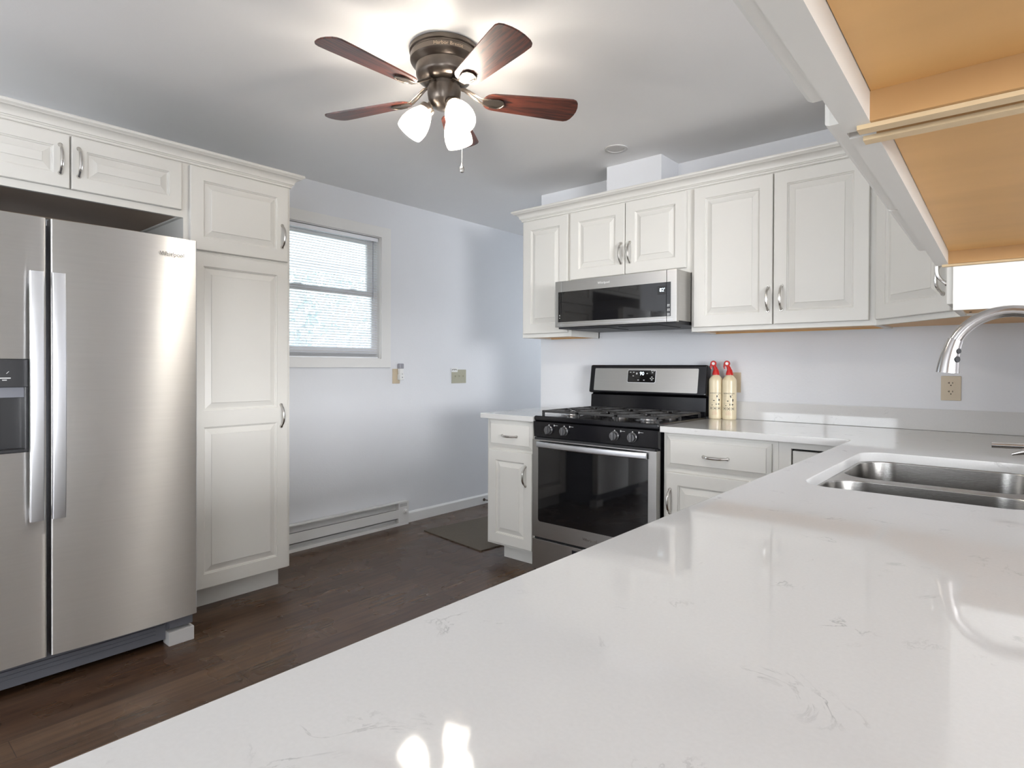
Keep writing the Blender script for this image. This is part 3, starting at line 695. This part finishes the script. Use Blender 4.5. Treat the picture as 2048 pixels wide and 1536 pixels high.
# ================================================================== worktops
def slab(outer, holes, z0, z1, name, bev=.003):
    t = bmesh.new()
    es = []
    for loop in [outer]+holes:
        v = [t.verts.new((x, y, z1)) for x, y in loop]
        for i in range(len(v)): es.append(t.edges.new((v[i], v[(i+1) % len(v)])))
    bmesh.ops.triangle_fill(t, use_beauty=True, use_dissolve=False, edges=es)
    def inside(p, lp):
        c = False; n = len(lp)
        for i in range(n):
            (x1, y1), (x2, y2) = lp[i], lp[(i+1) % n]
            if (y1 > p[1]) != (y2 > p[1]) and p[0] < (x2-x1)*(p[1]-y1)/(y2-y1)+x1: c = not c
        return c
    bad = [f for f in t.faces if any(inside(f.calc_center_median()[:2], h) for h in holes) or not inside(f.calc_center_median()[:2], outer)]
    bmesh.ops.delete(t, geom=bad, context='FACES_ONLY')
    bmesh.ops.recalc_face_normals(t, faces=t.faces)
    r = bmesh.ops.extrude_face_region(t, geom=t.faces[:])
    top_fix = [v for v in r['geom'] if isinstance(v, bmesh.types.BMVert)]
    for v in top_fix: v.co.z = z0
    bmesh.ops.recalc_face_normals(t, faces=t.faces)
    if bev:
        ed = [e for e in t.edges if len(e.link_faces) == 2 and all(abs(v.co.z-z1) < 1e-6 for v in e.verts) and any(abs(f.normal.z) < .5 for f in e.link_faces)]
        bmesh.ops.bevel(t, geom=ed, offset=bev, segments=3, affect='EDGES', profile=.5)
    b = MB(); b.merge(t); return b.build(name, 'quartz', smooth=40)
SX0, SX1, SY0, SY1 = -.440, .030, 1.640, 2.432
outer = [(-1.4, 2.775), (-.566, 2.775), (-.552, 2.770), (-.545, 2.757), (-.545, -.98), (.46, -.98), (.46, 2.466), (XC-.001, 2.466), (XC-.001, YB-.001), (-1.4, YB-.001)]
ct = slab(outer, [rrect(SX0, SY0, SX1, SY1, .075, 8)], .884, .914, 'countertop')
tag(ct, 'large L shaped white quartz countertop of the peninsula with faint grey veins and sink cutout', 'countertop')
ct = slab([(-2.648, 2.775), (-2.2175, 2.775), (-2.2175, YB-.001), (-2.695, YB-.001)], [], .884, .914, 'countertop')
tag(ct, 'small white quartz countertop piece left of the range', 'countertop')
bs = MB().box(-1.40, YB-.021, .9145, XC-.001, YB-.0005, 1.016, .002).build('backsplash', 'quartz'); tag(bs, 'low white quartz backsplash strip along the back wall right of the range', 'backsplash')

# sink
sk = thing('kitchen_sink', 'double bowl undermount stainless steel sink set in the peninsula countertop', 'sink', (0, 0, 0))
b = MB()
def bowl(x0, y0, x1, y1, r, dep, zt):
    loops = []
    for ins, z in ((0, zt), (.002, zt-.004), (.008, zt-dep*.5), (.014, zt-dep+.03), (.03, zt-dep+.006), (.06, zt-dep)):
        loops.append([b.bm.verts.new((x, y, z)) for x, y in rrect(x0+ins, y0+ins, x1-ins, y1-ins, max(r-ins*.4, .02), 8)])
    for a, c in zip(loops, loops[1:]):
        for i in range(len(a)): b.bm.faces.new([a[i], a[(i+1) % len(a)], c[(i+1) % len(a)], c[i]])
    b.bm.faces.new(loops[-1]); return loops[0]
zt = .8835
B1 = (SX0+.006, SY0-.008, SX1+.004, 1.972); B2 = (SX0+.006, 2.022, SX1+.004, SY1-.002)
bowl(*B1, .095, .20, zt); bowl(*B2, .095, .20, zt)
b.build('bowls', 'steel_dark', sk, smooth=60)
# flange around the two bowls
b = MB(); YM = (B1[3]+B2[1])/2
for q, cell in ((B1, (SX0-.02, SY0-.03, SX1+.03, YM)), (B2, (SX0-.02, YM, SX1+.03, SY1+.02))):
    inner_ = rrect(*q, .095, 8); outer_ = []
    n_ = 9
    for ci, (cx_, cy_) in enumerate(((q[2]-.095, q[1]+.095), (q[2]-.095, q[3]-.095), (q[0]+.095, q[3]-.095), (q[0]+.095, q[1]+.095))):
        for k in range(n_):
            a = -PI/2+ci*PI/2+PI/2*k/8; dx, dy = math.cos(a), math.sin(a)
            tx = ((cell[2]-cx_)/dx if dx > 1e-6 else (cell[0]-cx_)/dx if dx < -1e-6 else 9e9)
            ty = ((cell[3]-cy_)/dy if dy > 1e-6 else (cell[1]-cy_)/dy if dy < -1e-6 else 9e9)
            k_ = min(tx, ty); outer_.append((cx_+dx*k_, cy_+dy*k_))
    A = [b.bm.verts.new((x, y, zt)) for x, y in inner_]; O = [b.bm.verts.new((x, y, zt)) for x, y in outer_]
    for k in range(len(A)): b.bm.faces.new([A[k], A[(k+1) % len(A)], O[(k+1) % len(A)], O[k]])
b.build('flange', 'steel_range', sk)
for q in (B1, B2):
    b = MB(); b.lathe([(.045, 0), (.045, .002), (.035, .003), (.03, .0005), (.0, .0005)], ((q[0]+q[2])/2, (q[1]+q[3])/2, zt-.2), 24); b.build('drain', 'nickel', sk)

# faucet
fc = thing('faucet', 'brushed nickel pull-down gooseneck faucet arching over the sink', 'faucet', (.095, 2.03, .9145))
FYY = 0
b = MB(); b.lathe([(.030, 0), (.030, .004), (.026, .008), (.0245, .03), (.0235, .12), (.019, .126), (.0165, .13)], (0, 0, 0), 28); b.build('base', 'faucet', fc, smooth=40)
pts = []
# gooseneck: rises at x=0, apex, descends toward -x
zc, rc = 1.232-.9145, .128
pts += [(0, 0, .12), (0, 0, .20)]
arc = [(0, 0, zc)]
for i in range(1, 22):
    a = math.radians(154)*i/21
    arc.append((-rc+rc*math.cos(a)*1.0, 0, zc+rc*math.sin(a)))
pts += arc
b = MB(); b.tube(pts, .0155, 20); b.build('spout', 'faucet', fc, smooth=50)
ex, ez = arc[-1][0], arc[-1][2]; dx_, dz_ = arc[-1][0]-arc[-2][0], arc[-1][2]-arc[-2][2]; l_ = math.hypot(dx_, dz_); dx_ /= l_; dz_ /= l_
hp = []; hr = []
for i in range(9):
    t_ = i/8
    hp.append((ex-.030*t_+.012*t_*t_, 0, ez-.084*t_-.006*t_*t_)); hr.append(.0180+.0085*t_)
b = MB(); b.tube(hp, hr, 24)
hd = b.build('spray_head', 'faucet', fc, 'brushed nickel spray head', smooth=50)
FACE = Vector((.80, -.60, .05)).normalized()
for tt, rr in ((.42, .0078), (.66, .0092)):
    i = int(tt*8); p = Vector(hp[i]); b = MB(); q = p+FACE*(hr[i]-.002); b.cyl(q, q+FACE*.004, rr, rr*.9, 18); b.build('button', 'blackmatte', hd, 'round black button')
b = MB(); b.cyl((0, -.015, .085), (0, -.050, .085), .0165, seg=22); b.tube([(0, -.040, .085), (-.03, -.042, .092), (-.09, -.044, .100), (-.163, -.046, .098)], .0073, 14); b.build('lever', 'faucet', fc, 'straight lever handle', smooth=50)
# soap dispenser
sd = thing('soap_dispenser', 'brushed nickel soap dispenser nozzle beside the faucet at the right edge', 'soap dispenser', (.075, 1.80, .9145))
b = MB(); b.lathe([(.022, 0), (.022, .004), (.014, .008), (.012, .088), (.016, .093), (.016, .108), (.006, .113)], (0, 0, 0), 24); b.build('pump', 'faucet', sd)
b = MB(); b.tube([(0, 0, .104), (-.04, 0, .109), (-.075, 0, .107), (-.100, 0, .098)], [.009, .009, .0075, .003], 14); b.build('nozzle', 'faucet', sd, smooth=50)

# ================================================================== range
RX0, RX1 = -2.2115, -1.4065; RW = RX1-RX0
rg = thing('gas_range', 'freestanding gas range with black cooktop and stainless oven door', 'range', (RX0, 2.775, FZ))
H = -FZ
MB().box(.004, .03, .03, RW-.004, .66, .905+H, .003).build('body', 'black', rg)
b = MB(); b.box(0, 0, .893+H, RW, .60, .922+H, .010, 3); b.build('cooktop', 'black', rg)
b = MB(); b.prism([(.012, .795+H), (.0, .80+H), (-.006, .888+H), (.012, .893+H), (.06, .893+H), (.06, .795+H)], .002, RW-.002, M4=Matrix(((0, 0, 1, 0), (1, 0, 0, 0), (0, 1, 0, 0), (0, 0, 0, 1)))); b.build('control_panel', 'black', rg)
for kx in (.117, .225, .553, .660):
    b = MB(); b.lathe([(.026, 0), (.026, .006), (.0225, .009), (.021, .024), (.0, .024)], seg=28, M4=Matrix.Translation((kx, -.004, .845+H)) @ XZ)
    b.box(kx-.007, -.038, .845+H-.022, kx+.007, -.012, .845+H+.022, .003)
    b.build('knob', 'knob', rg, 'dark metallic burner knob')
b = MB()
for kx in (.117, .225, .553, .660):
    b.box(kx-.003, -.0068, .871+H, kx+.003, -.0058, .876+H); b.box(kx+.034, -.0065, .872+H, kx+.062, -.0056, .8735+H); b.box(kx+.034, -.0065, .868+H, kx+.040, -.0056, .877+H)
b.build('knob_marking', 'lightprint', rg)
# oven door with window opening
odz0, odz1 = .215+H, .785+H
b = MB(); b.box(.003, -.018, odz0, RW-.003, .028, odz1, .003)
od = b.build('oven_door', 'steel_range', rg)
MB().prism(rrect(.048, .308+H, RW-.048, odz1-.006, .016), 0, .0022, M4=Matrix.Translation((0, -.0165, 0)) @ XZ).build('oven_window', 'dglass', od, 'black glass oven window')
MB().box(.015, -.012, odz1, RW-.015, .028, .797+H).build('door_vent', 'blackmatte', rg)
b = MB(); n = 24; A = []
for i in range(n+1):
    t_ = i/n; q = 2*t_-1; x = .050+(RW-.100)*t_; y = -.040-.022*(1-q*q); zc_ = .760+H
    A.append([b.bm.verts.new(p) for p in ((x, y+.004, zc_-.0165), (x, y, zc_-.012), (x, y, zc_+.012), (x, y+.004, zc_+.0165), (x, y+.014, zc_+.0165), (x, y+.014, zc_-.0165))])
for a, c in zip(A, A[1:]):
    for k in range(6): b.bm.faces.new([a[k], a[(k+1) % 6], c[(k+1) % 6], c[k]])
b.bm.faces.new(A[0]); b.bm.faces.new(A[-1][::-1]); b.box(.054, -.034, .748+H, .078, -.017, .772+H).box(RW-.078, -.034, .748+H, RW-.054, -.017, .772+H)
b.build('handle', 'handle_steel', od, 'bowed steel bar handle', smooth=50)
t = MB(); t.merge(text_bm('Whirlpool', .022, .0008), Matrix.Translation((RW/2+.005, -.0195, .262+H)) @ XZ); t.build('brand_badge', 'nickel', rg, 'chrome brand lettering')
MB().box(.003, -.016, .035, RW-.003, .03, .202+H, .003).build('storage_drawer', 'steel_range', rg, 'stainless storage drawer')
MB().box(.01, .0, .02, RW-.01, .03, .215+H).build('drawer_gap', 'black_hole', rg)
t = MB(); t.box(.288, -.0172, .158+H, .335, -.0158, .184+H, .0004); t.build('energy_badge', 'darkpl', rg, 'small black rectangular badge')
for fx in (.03, RW-.06): MB().cyl((fx+.015, .06, 0), (fx+.015, .06, .032), .016, seg=12).build('foot', 'blackmatte', rg)
# grates and burners
zg = .952+H
def grate(x0, x1):
    b = MB(); y0_, y1_ = .045, .575; w_ = .011; hh = .012
    b.box(x0, y0_, zg-hh, x1, y0_+w_, zg, .002).box(x0, y1_-w_, zg-hh, x1, y1_, zg, .002).box(x0, y0_, zg-hh, x0+w_, y1_, zg, .002).box(x1-w_, y0_, zg-hh, x1, y1_, zg, .002)
    xm = (x0+x1)/2
    b.box(x0, (y0_+y1_)/2-w_/2, zg-hh, x1, (y0_+y1_)/2+w_/2, zg, .002)
    for cy in (y0_+.135, y1_-.135):
        for k in range(4):
            a = k*PI/2
            dx, dy = math.cos(a), math.sin(a); ro = ((x1-x0)/2 if abs(dx) > .5 else .132)
            b.box(-w_/2, .028, zg-hh, w_/2, ro, zg, .002, M4=Matrix.Translation((xm, cy, 0)) @ Matrix.Rotation(a-PI/2, 4, 'Z'))
        for k in range(4):
            a = PI/4+k*PI/2; b.box(-w_/2, .045, zg-hh, w_/2, min((x1-x0)/2, .13)*1.2, zg, .002, M4=Matrix.Translation((xm, cy, 0)) @ Matrix.Rotation(a-PI/2, 4, 'Z'))
    for px in (x0+.006, x1-.006):
        for py in (y0_+.006, (y0_+y1_)/2, y1_-.006): b.box(px-.006, py-.006, .920+H, px+.006, py+.006, zg-hh, .001)
    b.build('grate', 'iron', rg, 'black cast iron grate')
gw = (RW-.05)/3
for i in range(3): grate(.025+i*gw+.001, .025+(i+1)*gw-.001)
for bx_, by_, br_ in ((.025+gw/2, .18, .042), (.025+gw/2, .44, .036), (RW-.025-gw/2, .18, .046), (RW-.025-gw/2, .44, .032), (RW/2, .31, .05)):
    b = MB(); b.lathe([(br_+.028, 0), (br_+.02, .003), (br_, .004), (br_-.004, .014), (br_-.012, .014), (0, .014)], (bx_, by_, .9225+H-.0005), 28)
    bb_ = b.build('burner', 'handle_steel', rg, 'silver burner bowl')
    b = MB(); b.lathe([(br_-.004, 0), (br_-.004, .005), (br_-.008, .0075), (0, .008)], (bx_, by_, .9365+H), 28); b.build('burner_cap', 'iron', bb_)
# backguard
b = MB()
b.prism([(.605, .922+H), (.668, .922+H), (.668, 1.05+H), (.605, 1.03+H), (.60, .93+H)], 0.008, RW-.008, M4=Matrix(((0, 0, 1, 0), (1, 0, 0, 0), (0, 1, 0, 0), (0, 0, 0, 1))))
b.build('backguard_base', 'black', rg)
BG = Matrix(((0, 0, 1, 0), (1, 0, 0, 0), (0, 1, 0, 0), (0, 0, 0, 1)))
tl = Matrix.Translation((0, .580, 1.044+H)) @ Matrix.Rotation(math.radians(-9), 4, 'X')
b = MB(); b.box(0, 0, 0, RW, .060, .184, .014, 3, M4=tl)
bg_ = b.build('backguard', 'black', rg)
MB().prism(rrect(.040, .014, RW-.052, .160, .006), 0, .0012, M4=tl @ Matrix.Translation((0, -.0003, 0)) @ XZ).build('steel_panel', 'steel_range', bg_, 'brushed stainless panel')
dx0, dx1 = .288, .478
MB().prism(rrect(dx0-.004, .068, dx1+.004, .152, .010), .001, .0022, M4=tl @ XZ).build('display_bezel', 'handle_steel', bg_)
MB().prism(rrect(dx0, .072, dx1, .148, .008), .001, .0030, M4=tl @ XZ).build('display', 'dglass', bg_, 'black clock display')
t = MB(); t.merge(text_bm('90', .031, .0002), tl @ Matrix.Translation((dx0+.098, -.0034, .126)) @ XZ); t.build('clock_digits', 'led', bg_, 'glowing clock digits')
t = MB()
for px, pz in ((.018, .135), (.040, .135), (.038, .112), (.062, .130), (.062, .124), (.075, .086), (.115, .086), (.170, .133), (.165, .144), (.180, .144), (.168, .106), (.168, .088), (.160, .097), (.176, .097), (.134, .128)):
    t.box(dx0+px-.005, -.0036, pz-.0022, dx0+px+.005, -.0028, pz+.0022, M4=tl)
t.build('button_marking', 'lightprint', bg_)

# ================================================================== microwave
MX0, MX1, MY, MZ0, MZ1 = -2.200, -1.4045, 2.965, 1.452, 1.7305
mw = thing('microwave', 'low profile stainless over-the-range microwave with dark glass door', 'microwave', (MX0, MY, MZ0))
W_ = MX1-MX0; H_ = MZ1-MZ0
MB().box(.002, .03, .008, W_-.0, YB-MY-.001, H_, .002).build('body', 'steel_range', mw)
MB().box(.012, .02, -.010, W_-.012, YB-MY-.03, .010, .003).box(.08, .04, -.014, .34, .30, -.009, .002).box(.42, .04, -.014, .68, .30, -.009, .002).build('underside', 'blackmatte', mw, 'black grease filter underside')
dA, dB = .047, W_-.058     # split lines of the door
for nm, xa_, xb_ in (('left_trim', 0, dA-.001), ('door', dA+.001, dB-.001), ('control_strip', dB+.001, W_)):
    p = MB().box(xa_, 0, 0, xb_, .03, H_, .0025).build(nm, 'steel_range', mw)
    if nm == 'door': md = p
    if nm == 'control_strip': ms = p
    if nm == 'left_trim': ml = p
gz0, gz1 = .030, .213
MB().box(dA+.0012, -.0015, gz0, dB-.0012, .002, gz1, .0004).build('window', 'dglass', md, 'black glass window')
MB().box(.024, -.0015, gz0, dA-.0012, .002, gz1, .0004).build('glass_strip', 'dglass', ml)
MB().box(dB+.0012, -.0015, gz0, W_-.033, .002, gz1, .0004).build('glass_strip', 'dglass', ms)
MB().box(dB-.052, -.0018, gz1-.065, dB-.004, -.0014, gz1-.018).build('display', 'darkpl', md, 'clock display')
t = MB(); t.merge(text_bm("82'", .027, .0002), Matrix.Translation((dB-.024, -.0021, gz1-.041)) @ XZ); t.build('clock_digits', 'led', md, 'glowing digits')
t = MB(); t.merge(text_bm('Whirlpool', .019, .0005), Matrix.Translation((W_*.435, -.0005, H_-.033)) @ XZ); t.build('brand_badge', 'white', mw, 'pale brand lettering')
t = MB()
for i, s_ in enumerate(('88', '88', '88')):
    for gx in (.006, .014):
        for gz in (0, .007): t.box(dB+gx, -.0021, .034+i*.024+gz, dB+gx+.0055, -.0014, .0385+i*.024+gz)
t.build('button_marking', 'lightprint', ms)
t = MB(); t.box(.0335, -.0019, .052, .0385, -.0014, .057).box(.0335, -.0019, .066, .0385, -.0014, .074); t.build('button_marking', 'lightprint', ml)
MB().box(.02, -.003, .0125, W_-.02, .0, .0145).build('lower_lip', 'handle_steel', mw)

# ================================================================== bottles
def bottle(x, lab, rot):
    t = thing('extinguisher_bottle', lab, 'spray bottle', (x, 3.402, .9145), rot, 'cream spray bottles beside the range')
    b = MB(); b.lathe([(.036, 0), (.0385, .003), (.0390, .008), (.0390, .215), (.037, .226), (.031, .238), (.022, .247), (.017, .251), (.0165, .256), (.0, .256)], (0, 0, 0), 36)
    b.build('body', 'cream', t, smooth=40)
    b = MB(); b.lathe([(.0205, 0), (.0205, .006), (.017, .020), (.013, .032), (0, .034)], (0, 0, .2525), 24)
    b.tube([(0, 0, .275), (-.004, 0, .292), (-.010, 0, .305)], [.013, .011, .009], 12)
    b.build('nozzle_cap', 'red', t, 'red plastic cap')
    b = MB(); b.lathe([(.015, 0), (.017, .003), (.017, .017), (.015, .020)], seg=24, M4=Matrix.Translation((-.014, .010, .318)) @ XZ)
    b.tube([(-.026, 0, .318), (-.030, 0, .300), (-.026, 0, .286)], [.006, .005, .003], 8)
    b.build('trigger_ring', 'red', t)
    b = MB(); b.lathe([(.0085, 0), (.0085, .0015), (0, .0015)], seg=20, M4=Matrix.Translation((-.014, -.010, .318)) @ XZ); b.build('gauge', 'white', t, 'round white dial')
    def wrap(tb):
        for v in tb.verts:
            a = v.co.x/.039-PI/2; r = .0392+max(0, -v.co.y)
            v.co = Vector((r*math.cos(a), r*math.sin(a), v.co.z))
        return tb
    p = MB()
    def lay(s, size, x_, z_):
        tb = text_bm(s, size, .0001, cx=False); bmesh.ops.transform(tb, matrix=Matrix.Translation((x_, -.0001, z_)) @ XZ, verts=tb.verts); p.merge(wrap(tb))
    lay('INSTRUCTIONS', .0093, -.033, .148)
    for i in range(4): lay('________', .0045, -.030, .142-i*.0038)
    for i in range(4): lay('________', .0045, -.030, .122-i*.0038)
    lay('______________', .0072, -.033, .0965)
    for i in range(3): lay('____', .0045, -.030, .092-i*.0038)
    def blob(x_, z_, rx, rz, n=9):
        tb = bmesh.new(); c = [tb.verts.new((x_+rx*math.cos(2*PI*k/n)*random.uniform(.6, 1.1), -.0003, z_+rz*math.sin(2*PI*k/n)*random.uniform(.6, 1.1))) for k in range(n)]; tb.faces.new(c); p.merge(wrap(tb))
    blob(.010, .131, .005, .008); blob(.017, .140, .004, .002); blob(.022, .110, .0045, .008); blob(-.006, .106, .006, .003); blob(.006, .085, .003, .006); blob(.020, .086, .006, .004); blob(-.016, .080, .004, .003)
    def frame(x_, z_):
        for q in ((x_-.008, z_-.008, x_+.008, z_-.0065), (x_-.008, z_+.0065, x_+.008, z_+.008), (x_-.008, z_-.008, x_-.0065, z_+.008), (x_+.0065, z_-.008, x_+.008, z_+.008)):
            tb = bmesh.new(); v = [tb.verts.new((xx, -.0003, zz)) for xx, zz in ((q[0], q[1]), (q[2], q[1]), (q[2], q[3]), (q[0], q[3]))]; tb.faces.new(v); p.merge(wrap(tb))
        blob(x_, z_, .004, .005)
    for xx in (-.024, -.001, .022): frame(xx, .062)
    p.build('printed_label', 'print', t, 'black printed instructions')
    p = MB(); [lay('_____', .008, -.012, .050-i*.0035) for i in range(2)]; [lay('_______', .009, -.018, .042-i*.004) for i in range(4)]
    p.build('red_lettering', 'redprint', t, 'red print near the base')
    return t
ra = math.radians(16)
bottle(-1.3655, 'cream spray bottle with red cap standing against the range, the left one of the pair', ra)
bottle(-1.2865, 'cream spray bottle with red cap, the right one of the pair beside the range', ra)

# ================================================================== ceiling: recessed disc and fan
rl = thing('recessed_light', 'small round white recessed ceiling fixture above the microwave cabinet', 'ceiling light', (-1.800, 3.005, CZ-.0005))
MB().lathe([(.066, 0), (.066, -.004), (.062, -.006), (.048, -.0065), (.045, -.003), (.045, 0)], (0, 0, 0), 40).build('trim_ring', 'lens', rl)
MB().lathe([(.0445, 0), (.0445, -.0035), (0, -.005)], (0, 0, 0), 36).build('lens', 'lens', rl)

FC = Vector((-1.763, 1.633, CZ))
fn = thing('ceiling_fan', 'bronze ceiling fan with five dark wood blades and three lit glass shades', 'ceiling fan', FC)
b = MB(); b.lathe([(.134, -.0005), (.137, -.004), (.137, -.018), (.131, -.022), (.131, -.026), (.134, -.030), (.134, -.050), (.128, -.060), (.116, -.068), (.112, -.072), (.111, -.105), (.104, -.120), (.090, -.130), (.076, -.136), (.0, -.136)], (0, 0, 0), 56)
b.build('motor_housing', 'bronze', fn, smooth=30)
camang = math.atan2(-FC.y, -FC.x)
tb = text_bm('Harbor Breeze', .019, .0004)
for v in tb.verts:
    a = camang+.12+(v.co.x)/.134; r = .1345+max(0, v.co.z); v.co = Vector((r*math.cos(a), r*math.sin(a), -.041+v.co.y))
b = MB(); b.merge(tb); b.build('lettering', 'bronze_lt', fn, 'faint copper maker lettering')
b = MB(); b.lathe([(.062, -.137), (.062, -.150), (.066, -.153), (.066, -.176), (.062, -.200), (.052, -.222), (.030, -.234), (.012, -.238), (0, -.238)], (0, 0, 0), 40); b.build('switch_housing', 'bronze', fn, smooth=40)
BZ = -.185
for i in range(5):
    a = math.radians(-17.5+72*i)
    MR = Matrix.Rotation(a, 4, 'Z'); PT = Matrix.Translation((0, 0, BZ)) @ Matrix.Rotation(math.radians(-12), 4, 'X')
    outl = []
    r0, r1 = .155, .553
    n = 10
    for k in range(n+1):
        q = -PI/2+PI*k/n; outl.append((r0+.045-.045*math.cos(q), .052*math.sin(q)))
    outl = [(r0+.045-.045*math.cos(-PI/2+PI*k/n), -.050*math.sin(-PI/2+PI*k/n)) for k in range(n+1)]   # root, +y to -y
    tip = [(r1-.075, -.070), (r1-.034, -.072), (r1-.020, -.066)]+[(r1-.010*t*t, t*.052) for t in (-1, -.5, 0, .5, 1)]+[(r1-.020, .066), (r1-.034, .072), (r1-.075, .070)]
    b = MB(); b.prism(outl+tip, -.0030, .0030, .0012, M4=None)
    bl_ = b.build('blade', 'blade', fn, 'dark cherry wood blade' if i == 0 else None)
    bl_.matrix_local = MR @ PT
    b = MB()
    # blade iron: two prongs and a rounded plate beneath the blade
    b.tube([(-.10, 0, .045), (-.07, .004, .040), (-.035, .010, .018), (-.005, .012, .0), (.03, .020, -.007), (.060, .024, -.007)], [.008, .008, .0065, .006, .005, .004], 8, .6)
    b.tube([(-.10, 0, .045), (-.07, -.004, .040), (-.035, -.010, .018), (-.005, -.012, .0), (.03, -.020, -.007), (.060, -.024, -.007)], [.008, .008, .0065, .006, .005, .004], 8, .6)
    pl = [(.0, -.012), (.03, -.024), (.062, -.027), (.080, -.018), (.088, 0), (.080, .018), (.062, .027), (.03, .024), (.0, .012)]
    b.prism(pl, -.0065, -.0035, .001)
    rim = [(x_*1.0, y_*1.0, -.0085) for x_, y_ in pl[1:-1]]
    b.tube(rim, .0028, 6)
    ir = b.build('blade_iron', 'bronze', fn, smooth=50)
    ir.matrix_local = MR @ PT @ Matrix.Translation((.155, 0, 0))
for i, ang in enumerate((107.7, 227.7, 347.7)):
    a = math.radians(ang); tilt = math.radians(36)
    base = Vector((.050*math.cos(a), .050*math.sin(a), -.212))
    Q = Matrix.Translation(base) @ Matrix.Rotation(a, 4, 'Z') @ Matrix.Rotation(-tilt+PI, 4, 'Y')   # local +z points down and out
    Q = Matrix.Translation(base) @ Matrix.Rotation(a, 4, 'Z') @ Matrix.Rotation(PI-tilt, 4, 'Y')
    b = MB(); b.lathe([(.012, -.01), (.012, .012), (.028, .020), (.031, .026), (.031, .038), (.027, .040)], (0, 0, 0), 24); so = b.build('lamp_socket', 'bronze', fn); so.matrix_local = Q
    prof = [(.026, .036), (.032, .046), (.044, .068), (.053, .095), (.0565, .118), (.0555, .138), (.052, .150)]
    inner = [(r-.003, z) for r, z in prof[::-1]]
    b = MB(); b.lathe(prof+inner+[prof[0]], (0, 0, 0), 32, cap=False); sh = b.build('glass_shade', 'shade', fn, 'lit frosted glass shade', smooth=60); sh.matrix_local = Q
    b = MB(); b.lathe([(.012, .03), (.012, .045), (.018, .065), (.022, .085), (.018, .100), (0, .108)], (0, 0, 0), 20); bu = b.build('light_bulb', 'bulb', so); 
rt = Vector((math.cos(YAW), math.sin(YAW), 0))
cp = rt*.071
b = MB(); b.cyl((cp.x*.85, cp.y*.85, -.20), (cp.x, cp.y, -.205), .003, seg=8); b.cyl((cp.x, cp.y, -.20), (cp.x, cp.y, -.452), .0011, seg=6); b.build('pull_chain', 'white', fn)
b = MB(); b.lathe([(0, .030), (.003, .026), (.0035, .018), (.009, .008), (.011, 0), (.009, -.009), (0, -.013)], (cp.x, cp.y, -.474), 16); b.build('pull_pendant', 'nickel', fn, 'faceted glass and metal pull')
